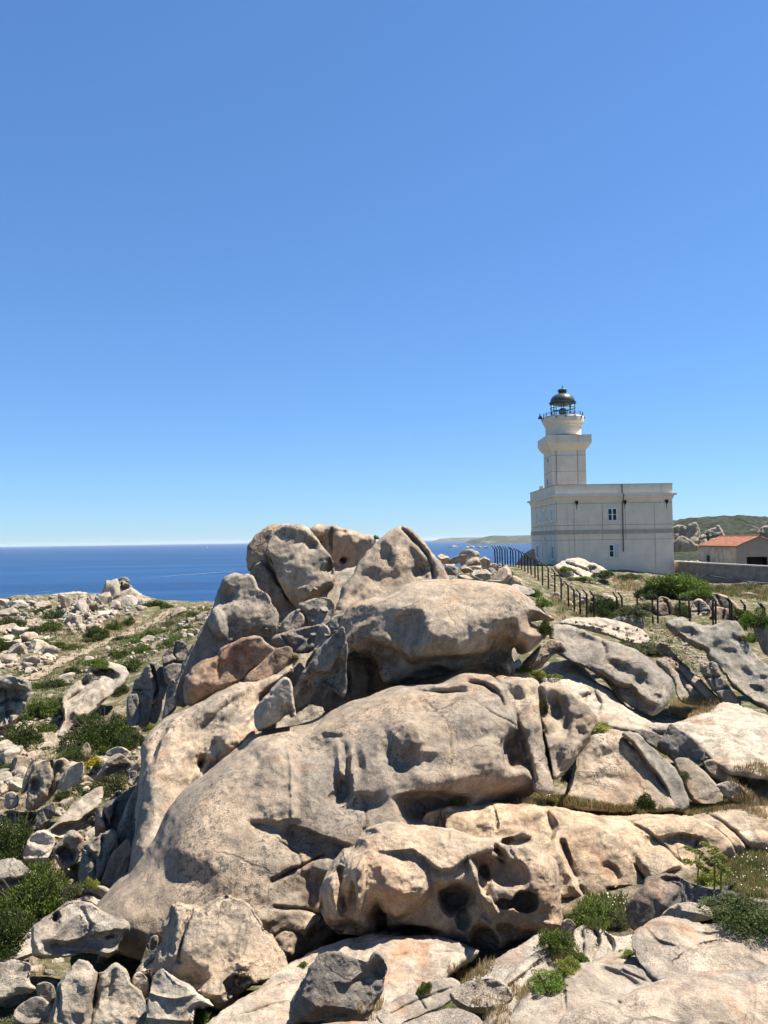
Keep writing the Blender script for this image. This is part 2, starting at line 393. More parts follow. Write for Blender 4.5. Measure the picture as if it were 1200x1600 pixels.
# ------------------------------------------------------------------ far land
def land_strip(name, crest, Y0, depth, base_z, mat, nx=160, ny=26, rough=0.25, seed=0.0, wl=None):
    """a real ridge: crest heights along px, falling away in front and behind"""
    cx = np.array([q[0] for q in crest], float); cyy = np.array([q[1] for q in crest], float)
    px = np.linspace(cx[0], cx[-1], nx); py = np.interp(px, cx, cyy)
    top = P(px, py, Y0 + depth*0.5)
    fade = np.sqrt(np.clip(np.minimum(np.arange(nx), nx-1-np.arange(nx))/(0.07*nx), 0, 1))
    top[:, 2] = (base_z-1) + (top[:, 2]-base_z+1)*fade
    V = []
    for k in range(ny):
        s = k/(ny-1); y = Y0 + depth*s
        prof = math.sin(math.pi*min(s/0.5, 1)*0.5)**0.8 if s <= 0.5 else math.cos(math.pi*(s-0.5))**0.8 if s < 1 else 0
        z = base_z + (top[:, 2]-base_z)*prof
        x = top[:, 0]*(1 + 0*s)
        p = np.stack([x, x*0+y, z], -1)
        h = (top[:, 2]-base_z)
        env = prof*(1-0.75*math.exp(-((s-0.5)/0.08)**2))
        z = z + rough*h*env*fbm(p, wl or depth*0.22, 5, 0.55, seed)
        V.append(np.stack([x, x*0+y, z], -1))
    V = np.array(V).reshape(-1, 3)
    ii, jj = np.meshgrid(np.arange(ny-1), np.arange(nx-1), indexing='ij'); a0 = (ii*nx+jj).ravel()
    o = link_mesh(name, V, np.stack([a0, a0+1, a0+nx+1, a0+nx], -1), mat, smooth=True)
    return tag(o, kind='structure')
def scrub(name, g1, g2, rock, sc, thr=0.56):
    m, nt, b = nmat(name); t = NT(nt)
    n1 = t.noise(sc, 7, 0.68, 0.3); n2 = t.noise(sc*3.2, 6, 0.7)
    c = t.mix(t.ramp(n2, 0.4, 0.6), g1, g2)
    c = t.mix(t.ramp(n1, thr, thr+0.07), c, rock)
    nt.links.new(c, b.inputs['Base Color']); b.inputs['Roughness'].default_value = 0.95; b.inputs['Specular IOR Level'].default_value = 0.1
    nt.links.new(t.bump(n2, 0.9, 3.0/sc*0.02), b.inputs['Normal'])
    return m
M['hill'] = scrub('hill_scrub', (0.010,0.015,0.008), (0.040,0.044,0.026), (0.13,0.12,0.10), 0.034, 0.585)
M['coast'] = scrub('coast_scrub', (0.030,0.040,0.030), (0.06,0.066,0.048), (0.20,0.18,0.155), 0.004, 0.56)
land_strip('hill', [(880,838),(940,830),(1000,821),(1040,818),(1052,816.5),(1067,813.5),(1078,816),(1090,816),(1107,811),(1120,809.5),(1133,808.5),(1147,808.8),(1167,810),(1200,815),(1240,822),(1290,834)], 900, 1100, -62, M['hill'], rough=0.16, nx=300, ny=120, wl=130)
land_strip('headland', [(732,847.5),(737,841),(741,838.4),(745,840.5),(752,841.5),(760,838.6),(768,837.4),(790,837.6),(810,836.8),(835,835.5),(870,834),(950,832),(1060,833)], 8300, 2600, -60.5, M['coast'], rough=0.22, nx=200, ny=30, wl=500)
land_strip('far_coast', [(676,843.4),(690,841.8),(705,840.4),(730,839.8),(760,839.4),(800,839),(850,838)], 19000, 3000, -60.5, M['coast'], rough=0.1, wl=900)
# ------------------------------------------------------------------ sculpted boulders
def catmull(pts, n=5):
    p = np.array(pts, float); m = len(p); out = []
    for i in range(m):
        a, b_, c_, d = p[i-1], p[i], p[(i+1) % m], p[(i+2) % m]
        for k in range(n):
            s = k/n
            out.append(0.5*((2*b_)+(c_-a)*s+(2*a-5*b_+4*c_-d)*s*s+(3*b_-a-3*c_+d)*s**3))
    return np.array(out)
def poly_dist(q, poly, closed=True):
    a = poly; b_ = np.roll(poly, -1, 0)
    if not closed: a, b_ = poly[:-1], poly[1:]
    best = np.full(len(q), 1e9); near = np.zeros_like(q); side = np.zeros(len(q)); arc = np.zeros(len(q)); acc = 0.0
    for i in range(len(a)):
        ab = b_[i]-a[i]; L = ab@ab
        if L < 1e-9: continue
        s = np.clip(((q-a[i])@ab)/L, 0, 1)
        c_ = a[i]+s[:, None]*ab
        d = ((q-c_)**2).sum(1)
        k = d < best
        best = np.where(k, d, best); near[k] = c_[k]
        cr = ab[0]*(q[:, 1]-a[i][1])-ab[1]*(q[:, 0]-a[i][0])
        side = np.where(k, np.sign(cr), side)
        arc = np.where(k, acc+s*math.sqrt(L), arc); acc += math.sqrt(L)
    return np.sqrt(best), near, side, arc/max(acc, 1e-6)
def inside(q, poly):
    x, y = q[:, 0], q[:, 1]; r = np.zeros(len(q), bool); b_ = np.roll(poly, -1, 0)
    for (x0, y0), (x1, y1) in zip(poly, b_):
        if y0 == y1: continue
        k = ((y0 > y) != (y1 > y)) & (x < (x1-x0)*(y-y0)/(y1-y0)+x0)
        r ^= k
    return r
def boxblur(a, r):
    if r < 1: return a
    for ax in (0, 1):
        pad = [(0, 0), (0, 0)]; pad[ax] = (r+1, r)
        c_ = np.cumsum(np.pad(a, pad, mode='edge'), axis=ax)
        n = a.shape[ax]
        hi = np.take(c_, np.arange(2*r+1, 2*r+1+n), axis=ax); lo = np.take(c_, np.arange(0, n), axis=ax)
        a = (hi-lo)/(2*r+1)
    return a
# relief operations, positions in outline units, heights in metres (towards the viewer positive):
#  B(x,y,rx,ry,amp,ang,k) bump / hollow   C(points,width,amp) groove or rib
#  S(points,amp,width,reach) step: the right-hand side of the line (walking along it) is raised
#  F(x,y,c,gx,gy) flat cut: plane through height c at x,y with slopes (m per m, gx to the right, gy downward)
def B(x, y, rx, ry, amp, ang=0, k=1.0): return ('b', x, y, rx, ry, amp, ang, k)
def C(pts, w, amp): return ('c', pts, w, amp)
def S(pts, amp, w=4, reach=60): return ('s', pts, amp, w, reach)
def F(x, y, c, gx, gy): return ('f', x, y, c, gx, gy)
ROCKS = []
def rock(label, pts, Y, T, R=None, tx=0.0, ty=0.0, ops=(), mat='granite', step=None, rough=1.0, Tb=None, seed=0, lump=1.0, pw=1.0, sm=0.35, name='granite_boulder', group=None, fine=1.0, facets=None):
    rs = np.random.RandomState(seed*13+int(pts[0][0]*7+pts[0][1]*3) & 0x7fffffff)
    poly = catmull(pts)
    W = Y/F_PX
    lo = poly.min(0); hi = poly.max(0); ext = hi-lo
    if step is None: step = float(np.clip(math.sqrt(ext[0]*ext[1])/46, 0.7, 2.1))
    # slightly uneven outline
    pn = np.concatenate([poly*W, np.full((len(poly), 1), seed*3.7+Y)], 1)
    j = np.stack([fbm(pn, 0.30*max(ext)*W*0.35, 3, 0.6, 5.0), fbm(pn, 0.30*max(ext)*W*0.35, 3, 0.6, 55.0)], 1)
    poly = poly + j*min(ext)*0.012*rough
    gx = np.arange(lo[0]-2*step, hi[0]+2.5*step, step); gy = np.arange(lo[1]-2*step, hi[1]+2.5*step, step)
    X, Yp = np.meshgrid(gx, gy); q = np.stack([X.ravel(), Yp.ravel()], 1)
    ins = inside(q, poly); d, near, _, _ = poly_dist(q, poly)
    d = np.where(ins, d, 0)
    dm = d.max()
    if R is None: R = dm
    t_ = np.clip(d/R, 0, 1); pr = np.sqrt(np.clip(1-(1-t_)**2, 0, 1))**pw
    prof = pr.reshape(X.shape)
    bl = boxblur(boxblur(prof, int(sm*dm/step)), int(sm*dm/step))
    wbl = sstep(d.reshape(X.shape), 0.10*dm, 0.7*dm)
    prof = (prof*(1-wbl)+bl*wbl).ravel()
    h = T*prof
    size = min(ext)*W
    c_ = np.array([(lo[0]+hi[0])/2, (lo[1]+hi[1])/2])
    pm = np.concatenate([q*W, np.full((len(q), 1), seed*7.1+Y*1.3)], 1)
    edge = sstep(d, 0, max(3.0, 0.10*dm))
    # big uneven masses
    h = h + edge*lump*size*(0.09*fbm(pm, size*0.75, 2, 0.5, 3.0) - 0.06*np.abs(fbm(pm, size*0.42, 2, 0.35, 21.0)) - 0.035*np.abs(fbm(pm, size*0.17, 3, 0.5, 33.0)) + 0.03)
    if facets is None: facets = 0 if max(ext) > 330 else 4
    cand = np.nonzero(d > 0.30*dm)[0]
    for k in range(facets):
        i0 = rs.choice(cand); th = math.radians(rs.uniform(25, 195)); sl = rs.uniform(0.4, 1.3)*T/size
        pl = h[i0]*rs.uniform(0.82, 0.97)+(math.cos(th)*(q[:, 0]-q[i0, 0])+math.sin(th)*(q[:, 1]-q[i0, 1]))*W*sl
        kk = 0.012*size; dif = h-pl
        h = np.maximum(np.minimum(h, pl) - np.clip(kk-np.abs(dif), 0, None)**2/(4*kk), 0.62*h)
    for op in ops:
        if op[0] == 'f':
            _, x, y, c0, sx_, sy_ = op
            pl = c0+sx_*(q[:, 0]-x)*W+sy_*(q[:, 1]-y)*W
            kk = 0.03*size
            dif = h-pl
            h = np.maximum(np.minimum(h, pl) - np.clip(kk-np.abs(dif), 0, None)**2/(4*kk), 0.35*h)
    def near_box(x0, x1, y0, y1):
        return np.nonzero((q[:, 0] > x0) & (q[:, 0] < x1) & (q[:, 1] > y0) & (q[:, 1] < y1) & ins)[0]
    for op in ops:
        if op[0] == 'b':
            _, x, y, rx, ry, amp, ang, k = op
            ca, sa = math.cos(math.radians(ang)), math.sin(math.radians(ang)); rm = 2.6*max(rx, ry)
            I = near_box(x-rm, x+rm, y-rm, y+rm)
            if len(I) == 0: continue
            pI = pm[I]
            dx, dy = q[I, 0]-x, q[I, 1]-y
            wa = (0.2 if k >= 3 else 0.45)*min(rx, ry); wl_ = max(rx, ry)*W*1.1
            dx = dx+wa*fbm(pI, wl_, 3, 0.55, 71.0+x*0.013); dy = dy+wa*fbm(pI, wl_, 3, 0.55, 91.0+y*0.017)
            u = (dx*ca+dy*sa)/rx; v = (-dx*sa+dy*ca)/ry
            rr_ = u*u+v*v
            if amp < 0 and 1.5 <= k < 3:      # weathered hollow: sharp brow, soft floor
                low = sstep(v, -0.2, 0.7); k = k*(1-low)+max(1.0, k*0.45)*low
            h[I] += amp*np.exp(-(rr_**k))*sstep(d[I], 0, 5)
        elif op[0] == 'c':
            pl = np.array(op[1], float)
            if len(pl) > 2:
                pl2 = np.concatenate([[2*pl[0]-pl[1]], pl, [2*pl[-1]-pl[-2]]]); oo = []
                for i in range(1, len(pl2)-2):
                    for s in np.linspace(0, 1, 5)[:-1]:
                        a, b2, c2, d2 = pl2[i-1], pl2[i], pl2[i+1], pl2[i+2]
                        oo.append(0.5*((2*b2)+(c2-a)*s+(2*a-5*b2+4*c2-d2)*s*s+(3*b2-a-3*c2+d2)*s**3))
                pl = np.array(oo+[pl[-1]])
            mg = 3*op[2]+6; I = near_box(pl[:, 0].min()-mg, pl[:, 0].max()+mg, pl[:, 1].min()-mg, pl[:, 1].max()+mg)
            if len(I) == 0: continue
            pI = pm[I]
            wq = q[I] + np.stack([fbm(pI, 0.18, 2, 0.5, 1.0), fbm(pI, 0.18, 2, 0.5, 7.0)], 1)*1.4
            dd, _, _, ar = poly_dist(wq, pl, False)
            h[I] += op[3]*np.exp(-(dd/op[2])**2)*sstep(d[I], 0, 4)*(0.55+0.45*sstep(np.minimum(ar, 1-ar), 0, 0.15))*(0.8+0.5*fbm(pI, size*0.2, 2, 0.5, 4.0))
        elif op[0] == 's':
            pl = np.array(op[1], float); mg = 2.3*op[4]+op[3]+4
            I = near_box(pl[:, 0].min()-mg, pl[:, 0].max()+mg, pl[:, 1].min()-mg, pl[:, 1].max()+mg)
            if len(I) == 0: continue
            pI = pm[I]
            wq = q[I] + np.stack([fbm(pI, 0.25, 2, 0.5, 1.0), fbm(pI, 0.25, 2, 0.5, 7.0)], 1)*2.0
            dd, _, sd, ar = poly_dist(wq, pl, False)
            sdist = dd*np.where(sd == 0, 1, sd)
            h[I] += op[2]*sstep(ar, 0, 0.22)*sstep(1-ar, 0, 0.22)*sstep(sdist, -op[3], op[3])*np.exp(-(np.clip(sdist, 0, None)/op[4])**2)*np.exp(-(np.clip(-sdist-op[3], 0, None)/op[4])**2)*sstep(d[I], 0, 5)
    Tb_ = Tb if Tb is not None else 0.8*T
    hb = Tb_*pr
    Yb = Y + tx*(q[:, 0]-c_[0])*W + ty*(c_[1]-q[:, 1])*W
    qs = q.copy()
    # cells
    ny_, nx_ = X.shape
    cc = np.stack([(X[:-1, :-1]+step/2).ravel(), (Yp[:-1, :-1]+step/2).ravel()], 1)
    keep = inside(cc, poly)
    ii, jj = np.meshgrid(np.arange(ny_-1), np.arange(nx_-1), indexing='ij'); a0 = (ii*nx_+jj).ravel()[keep]
    quads = np.stack([a0+nx_, a0+nx_+1, a0+1, a0], -1)
    cnt = np.bincount(quads.ravel(), minlength=len(q))
    used = cnt > 0; rim = used & (cnt < 4)
    qs[rim] = near[rim]; h = np.where(rim, 0, h); hb = np.where(rim, 0, hb)
    hb = np.where(used & ~rim, np.maximum(hb, 0.01), hb)
    base = P(qs[:, 0], qs[:, 1], Yb)
    cen = P(c_[0], c_[1], Y); nv = cen/np.linalg.norm(cen)
    h = np.where(used & ~rim, np.maximum(h, -hb*0.85), h)
    fr = base - nv*h[:, None]; bk = base + nv*hb[:, None]
    # index maps
    idf = np.full(len(q), -1); idf[used] = np.arange(used.sum())
    nb = used & ~rim; idb = idf.copy(); idb[nb] = used.sum()+np.arange(nb.sum())
    V = np.concatenate([fr[used], bk[nb]]); 
    faces = np.concatenate([idf[quads], idb[quads][:, ::-1]])
    # roughness along the surface normal
    def normals(V):
        a, b_, c2, d2 = (V[faces[:, k]] for k in range(4))
        fn = np.cross(c2-a, d2-b_); N = np.stack([np.bincount(faces.ravel(), np.repeat(fn[:, k], 4), minlength=len(V)) for k in range(3)], 1)
        return N/np.maximum(np.linalg.norm(N, axis=1), 1e-9)[:, None]
    N = normals(V)
    g1 = fbm(V, size*0.30+0.05, 3, 0.5, seed*1.7)
    V = V + N*(rough*size*0.020*g1)[:, None]
    N = normals(V)
    g2 = fbm(V, 0.24, 4, 0.58, 2.0+seed)
    g3 = fbm(V, 0.9, 3, 0.5, 12.0+seed)
    V = V + N*(rough*fine*min(1.0, size)*(0.014*g2-0.012*np.abs(fbm(V, 0.11, 2, 0.5, 40.0+seed))+0.024*g3))[:, None]
    loc = (V[:, 0].mean(), V[:, 1].mean(), V[:, 2].min())
    o = link_mesh(name, V, faces, M[mat], loc=loc, smooth=True)
    tag(o, label, 'boulder', group)
    ROCKS.append(o)
    return o
# ------------------------------------------------------------------ the heap of boulders
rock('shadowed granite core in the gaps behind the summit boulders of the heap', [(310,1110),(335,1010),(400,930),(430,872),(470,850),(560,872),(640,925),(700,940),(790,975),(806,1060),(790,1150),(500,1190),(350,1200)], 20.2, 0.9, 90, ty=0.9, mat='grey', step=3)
# summit
rock('dark-sided boulder at the very top left of the heap, behind the bulbous one', [(387,892),(386,867),(393,842),(414,823),(433,817.5),(462,819),(485,850),(480,905),(440,915),(412,888),(396,890)], 21.6, 0.9, tx=0.3, mat='granite', seed=3)
rock('low boulder with a round dark hole at the back of the summit', [(486,846),(485,825),(505,821.5),(530,824),(548,827),(570,833),(587,841),(581,860),(566,880),(548,893),(528,890),(512,872),(498,856)], 22.2, 0.8, 26, ops=[B(537,875,5,5,-0.5,0,3), C([(519,826),(517,845),(521,868)], 2.5, -0.25), B(505,850,8,14,-0.3,20,2), S([(520,842),(530,833),(560,832)],0.12,3,30)], mat='warm', seed=4)
rock('bulbous skull-shaped boulder standing on top of the heap', [(414,858),(421,838),(434,825),(450,819.5),(477,822),(492,836),(503,853),(516,868),(522,886),(521,915),(506,934),(487,937),(477,950),(466,952),(450,935),(436,913),(427,890),(419,874)], 20.6, 1.25, 46, ops=[B(487,850,9,7,-0.22,20,2), B(515,886,8,15,-0.40,10,2), B(509,922,12,10,-0.28,-20,2), B(465,885,25,35,0.18), S([(416,862),(426,872),(432,895),(446,925)],-0.25,3,18), B(445,835,16,8,-0.12,0,1.5), C([(455,850),(475,846),(488,862)],3,-0.06)], mat='granite', seed=5)
rock('tall leaning boulder with a pointed top and split right flank on the heap', [(512,985),(520,960),(530,932),(543,907),(558,883),(575,862),(596,840),(612,828),(625,821),(640,826),(660,846),(676,868),(692,888),(703,907),(690,916),(667,916),(640,925),(604,945),(560,960),(530,985)], 19.6, 1.25, 50, ty=0.5, ops=[C([(628,826),(645,842),(662,862),(674,882),(678,910)],2.4,-0.38), B(602,868,9,16,-0.22,-25,1.5), B(622,872,16,22,0.16,-20), B(660,893,14,18,-0.22,20,2), B(585,900,20,14,-0.15,-30), B(560,930,18,10,-0.12,-40), S([(640,850),(655,872),(664,900)],-0.14,4,26)], mat='granite', seed=6)
rock('low lens-shaped boulder tucked under the pointed leaning boulder', [(600,938),(615,925),(640,914),(665,908),(680,910),(676,922),(640,935),(610,945)], 18.6, 0.35, mat='grey', seed=7)
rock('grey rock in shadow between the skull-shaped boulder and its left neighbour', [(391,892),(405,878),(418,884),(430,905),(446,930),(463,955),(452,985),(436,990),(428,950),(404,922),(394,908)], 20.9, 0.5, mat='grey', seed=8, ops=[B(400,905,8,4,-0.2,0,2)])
rock('broad grey boulder on the left shoulder of the heap', [(322,975),(333,945),(341,921),(355,900),(375,896),(395,899),(403,916),(417,925),(427,942),(434,958),(434,982),(426,994),(400,990),(376,1000),(356,1008),(338,1000)], 18.9, 1.35, 44, ops=[B(349,935,12,16,-0.3,15,2), B(395,945,25,20,-0.14,10), B(412,985,16,6,-0.15,10,2), B(375,960,30,18,0.12), S([(336,940),(350,968),(356,1000)],0.35,6,50)], mat='grey', seed=9)
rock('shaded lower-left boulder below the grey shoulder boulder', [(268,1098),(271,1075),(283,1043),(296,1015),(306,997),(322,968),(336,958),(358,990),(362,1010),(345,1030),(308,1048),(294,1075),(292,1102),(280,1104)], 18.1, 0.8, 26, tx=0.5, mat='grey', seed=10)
rock('red-brown slab lying slanted below the left shoulder of the heap', [(287,1088),(289,1060),(306,1037),(338,1023),(345,1011),(375,997),(404,994),(420,1006),(433,1016),(420,1029),(398,1048),(372,1069),(326,1090),(306,1103),(292,1100)], 16.9, 0.75, 24, mat='red', seed=11, facets=2, lump=0.5, ops=[B(340,1050,28,14,-0.12,-30), C([(341,1026),(344,1050),(338,1075)],2.5,-0.10), B(300,1070,12,20,0.12)])
rock('reddish wedge of rock resting on the upper slope beside the red-brown slab', [(379,1069),(387,1052),(414,1030),(429,1014),(450,1009),(458,1017),(448,1039),(430,1056),(394,1071)], 16.5, 0.45, mat='red', seed=12, ops=[F(415,1045,0.3,-0.2,0.35)])
rock('angular brown block below the skull-shaped boulder', [(422,1004),(432,990),(468,981),(497,976),(503,984),(492,1014),(467,1022),(430,1012)], 17.9, 0.45, 14, mat='dark', seed=13, ops=[F(465,998,0.34,0.2,0.25), C([(440,992),(455,1012)],1.5,-0.1)])
rock('small rounded rock wedged under the skull-shaped boulder', [(434,983),(445,966),(462,953),(476,966),(469,985),(450,992),(436,994)], 18.6, 0.5, mat='grey', seed=14)
rock('fractured block under the chin of the skull-shaped boulder', [(465,944),(485,936),(508,932),(524,943),(519,967),(503,982),(482,980),(474,958)], 18.9, 0.5, 14, mat='grey', seed=15, ops=[B(490,960,8,8,-0.15,0,2), F(498,955,0.4,-0.3,0.2)])
rock('upright pale splinter of rock left of the overhanging boulder', [(489,1016),(497,985),(506,976),(516,985),(512,1000),(500,1022)], 17.2, 0.3, mat='pale', seed=16)
rock('small grey rock between the fractured block and the leaning boulder', [(510,985),(520,965),(540,958),(552,962),(545,985),(525,1000),(512,996)], 17.8, 0.35, mat='grey', seed=17)
# overhanging whale boulder
rock('huge overhanging boulder with a smooth pale back in the middle of the heap', [(533,1034),(529,1005),(533,976),(543,956),(556,941),(600,930),(645,912),(690,906.5),(745,907),(790,914),(825,934),(848,956),(862,970.5),(846,969),(827,972),(841,980),(854,990),(836,1008),(816,1023),(804,1012),(799,1020),(802,1036),(796,1053),(782,1055),(760,1048),(740,1047),(700,1055),(660,1062),(615,1070),(600,1062),(588,1044),(572,1036),(550,1030)], 16.2, 2.0, 66, ty=0.35, step=1.5,
  ops=[F(620,1010,1.55,0.55,0.10), F(640,945,1.55,0.02,0.95), F(575,985,1.25,0.75,-0.1), B(640,988,24,28,-0.26,20,1.3), B(612,1024,34,18,-0.26,-25,1.6), S([(552,1016),(585,998),(612,1010),(650,1030),(700,1022),(760,1018),(800,1000)],-0.55,7,34), B(600,1056,26,14,0.3), B(690,1000,30,24,0.2), B(775,1020,20,26,-0.55,10,2), S([(795,965),(797,1000),(802,1030)],-0.3,5,26), B(570,1028,18,14,-0.7,0,2), B(730,985,24,30,-0.10,0), C([(545,1010),(562,990),(590,972)],5,0.10), B(680,1050,30,10,-0.35,0,2), B(640,915,50,10,0.1)], mat='granite', seed=18, lump=0.35, rough=0.65, Tb=3.4)
rock('jagged wing of rock hanging at the left end of the overhanging boulder', [(458,1085),(462,1071),(477,1046),(492,1021),(517,996),(536,978),(543,1000),(541,1050),(538,1088),(520,1078),(505,1070),(492,1088),(478,1104),(467,1111),(460,1102)], 14.2, 0.6, 20, mat='grey', seed=19, tx=-0.4, Tb=1.6, ops=[S([(462,1075),(490,1052),(515,1050),(535,1020)],-0.3,4,26), B(478,1085,8,14,-0.2,20,2), F(500,1040,0.42,0.4,-0.1)])
rock('shadowed cave wall beneath the overhanging boulder', [(505,1110),(515,1060),(535,1020),(570,1030),(640,1052),(720,1045),(790,1040),(806,1075),(760,1085),(640,1100),(560,1120)], 16.6, 0.4, 14, mat='warm', seed=20, ops=[C([(545,1040),(548,1080)],4,-0.2), C([(580,1045),(583,1085)],4,-0.2), C([(622,1060),(626,1090)],5,0.2)])
rock('pale tongue of rock below the jagged wing', [(398,1112),(407,1095),(420,1082),(442,1060),(455,1065),(459,1092),(464,1122),(450,1118),(434,1130),(407,1143),(399,1130)], 13.4, 0.45, 16, mat='pale', seed=21, facets=0, Tb=0.9, ops=[F(425,1105,0.36,-0.3,0.05), B(448,1112,9,9,-0.2,0,2)])
# left slope
rock('long pale slope of rock descending the left flank of the heap', [(458,1041),(445,1047),(425,1056),(380,1069),(345,1079),(305,1101),(283,1112),(255,1125),(233,1147),(221,1170),(220,1200),(215,1250),(211,1300),(204,1362),(235,1385),(285,1320),(330,1270),(375,1215),(402,1178),(408,1145),(414,1108),(440,1076)], 14.6, 1.5, 46, ty=0.85, step=1.7,
  ops=[B(290,1150,30,16,-0.2,-40), S([(470,1062),(420,1090),(380,1125),(350,1150),(325,1185),(300,1230),(285,1290)],-0.5,7,30), C([(400,1078),(350,1112),(310,1150),(270,1190)],7,-0.14), B(355,1160,14,18,0.5,-40,2), B(330,1200,16,22,-0.5,-35,2), S([(300,1104),(275,1130),(255,1160),(245,1200)],-0.3,4,20), B(250,1240,14,40,0.18,5), C([(437,1062),(405,1100),(385,1140)],2.5,-0.12), B(245,1320,20,30,0.15)], mat='granite', seed=22, lump=0.45, rough=0.7)
# great dome
rock('great smooth granite dome forming the whole middle of the heap', [(400,1150),(440,1141),(472,1136),(500,1126),(527,1108),(554,1096),(608,1081),(667,1076),(708,1063),(746,1058),(767,1066),(784,1080),(788,1100),(801,1122),(810,1172),(822,1210),(824,1245),(770,1262),(724,1290),(712,1340),(660,1400),(570,1440),(515,1480),(455,1508),(300,1510),(205,1480),(172,1437),(162,1409),(183,1382),(216,1354),(253,1304),(275,1260),(300,1235),(330,1211),(362,1181)], 13.6, 2.5, 120, ty=0.62, step=1.75, sm=0.22,
  ops=[# upper shelf and its broken lip
       S([(590,1252),(620,1247),(660,1246),(700,1250),(716,1254)],-0.55,3.5,50), B(648,1268,34,13,-0.25,0,2),
       S([(440,1296),(470,1294),(512,1307),(552,1321)],-0.30,3,40), C([(438,1360),(470,1344),(506,1328)],2.5,-0.22), C([(440,1394),(480,1400),(510,1412)],2.5,-0.12),
       S([(400,1282),(425,1284),(445,1287),(475,1280)],-0.16,4,30), C([(452,1160),(460,1205),(463,1250),(464,1285)],3,0.07), C([(466,1170),(472,1225),(470,1280)],9,-0.10),
       B(492,1180,22,15,-0.22,0,1.2), S([(494,1158),(520,1165),(536,1166)],-0.12,3,20),
       C([(523,1180),(525,1215),(530,1226)],3,0.12), C([(541,1195),(540,1228)],3,0.12), C([(533,1180),(535,1225)],4,-0.14), B(549,1205,6,18,-0.14,0,2), B(527,1245,10,17,-0.3,25,2), B(560,1262,30,14,-0.18,-10,1.6),
       B(613,1165,38,36,0.22,20), B(590,1190,10,34,-0.14,-15,1.5), B(610,1205,18,22,-0.15,-10,1.0), C([(591,1180),(591,1216)],1.5,-0.06),
       S([(585,1120),(610,1130),(632,1160),(640,1200)],0.10,8,40),
       C([(637,1098),(665,1102),(712,1104)],3.5,-0.20), B(680,1090,32,7,0.22,0,1.6), C([(712,1084),(735,1090),(752,1108),(756,1120)],2.2,-0.26), S([(708,1078),(735,1086),(756,1106)],-0.22,3,24),
       B(765,1185,24,28,-0.32,15,1.3), B(770,1192,12,20,-0.20,5,1.4), B(735,1200,30,30,0.10), S([(748,1160),(770,1165),(790,1185),(796,1215)],-0.15,6,30),
       B(430,1190,40,40,0.22), S([(395,1170),(380,1230),(362,1290),(340,1370)],0.30,34,110), B(400,1330,36,50,0.12), B(440,1260,22,20,0.10), B(470,1335,16,12,0.10), B(505,1345,20,14,0.16), B(425,1410,13,10,0.16), B(488,1420,12,12,0.16), B(455,1462,22,22,0.22), B(495,1380,40,40,-0.16),
       C([(430,1440),(455,1425),(480,1440)],1.4,-0.07), C([(640,1110),(668,1150),(672,1200),(660,1240)],1.2,-0.05), C([(560,1262),(556,1300),(566,1320)],1.4,-0.10), C([(520,1330),(516,1380),(500,1420)],1.6,-0.12), C([(445,1310),(470,1325),(475,1350)],1.5,-0.10), C([(700,1110),(740,1140),(780,1150)],1.2,-0.05), B(660,1225,60,14,0.16), B(560,1150,30,30,-0.12), B(640,1135,26,14,-0.10), B(700,1140,24,20,0.08), B(720,1170,26,10,-0.08,-20)], mat='granite', seed=23, lump=0.28, fine=0.8, rough=0.6)
# columns on the right end of the dome
rock('ribbed column of rock at the right end of the great dome', [(772,1062),(790,1056),(817,1058),(839,1064),(844,1088),(845,1113),(850,1147),(858,1188),(866,1232),(858,1240),(834,1240),(824,1210),(810,1168),(799,1130),(789,1113),(786,1088)], 13.4, 0.9, 26, ty=0.75, mat='granite', seed=24, ops=[C([(808,1120),(818,1165),(835,1215)],4,-0.22), B(800,1080,12,14,-0.12,0,1.6), C([(792,1130),(806,1180),(820,1225)],5,-0.14), B(826,1110,8,30,0.10,-8), B(810,1075,18,10,0.10)])
rock('bulging column with a rounded shoulder next to the ribbed column', [(838,1082),(848,1066),(868,1067),(892,1080),(911,1097),(930,1117),(934,1130),(922,1152),(909,1168),(900,1188),(880,1209),(864,1217),(857,1190),(849,1147),(842,1110)], 13.6, 1.0, 34, ty=0.6, mat='granite', seed=25, ops=[B(868,1110,10,26,-0.22,-15,1.7), S([(880,1080),(892,1120),(890,1170)],-0.2,5,26), C([(846,1080),(848,1105),(853,1120)],4,-0.2), B(905,1150,10,14,-0.12,0,1.6), B(915,1115,14,16,0.12), B(872,1180,10,24,-0.14,5,1.5)])
# right hand slabs
rock('broad pale slab with a rippled face right of the columns', [(876,1250),(884,1222),(893,1200),(908,1172),(924,1149),(945,1143),(965,1141),(984,1160),(1012,1186),(1035,1221),(1052,1250),(1048,1268),(960,1270),(884,1266)], 14.1, 0.7, 30, ty=0.9, mat='granite', seed=26, ops=[C([(930,1195),(960,1175),(985,1190)],7,-0.10), C([(920,1222),(960,1215),(1000,1225)],8,-0.08), B(945,1165,20,10,0.08)])
rock('long dark-edged lens of rock leaning on the pale slab', [(972,1147),(994,1144),(1013,1160),(1036,1179),(1055,1201),(1067,1225),(1078,1252),(1068,1266),(1052,1262),(1036,1228),(1012,1197),(990,1166)], 14.0, 0.5, 15, ty=0.6, mat='grey', seed=27, ops=[S([(985,1150),(1020,1185),(1045,1225),(1056,1260)],0.12,3,16)])
rock('smooth egg-shaped boulder behind the grassy ledge', [(1054,1188),(1075,1186),(1102,1205),(1125,1231),(1132,1252),(1106,1260),(1079,1254),(1064,1218)], 14.3, 0.5, ty=0.5, mat='granite', seed=28)
rock('small flat loaf-shaped boulder at the right end of the grassy ledge', [(1119,1227),(1133,1221),(1148,1222),(1166,1234),(1183,1251),(1176,1259),(1150,1254),(1127,1240)], 14.2, 0.28, mat='pale', seed=29)
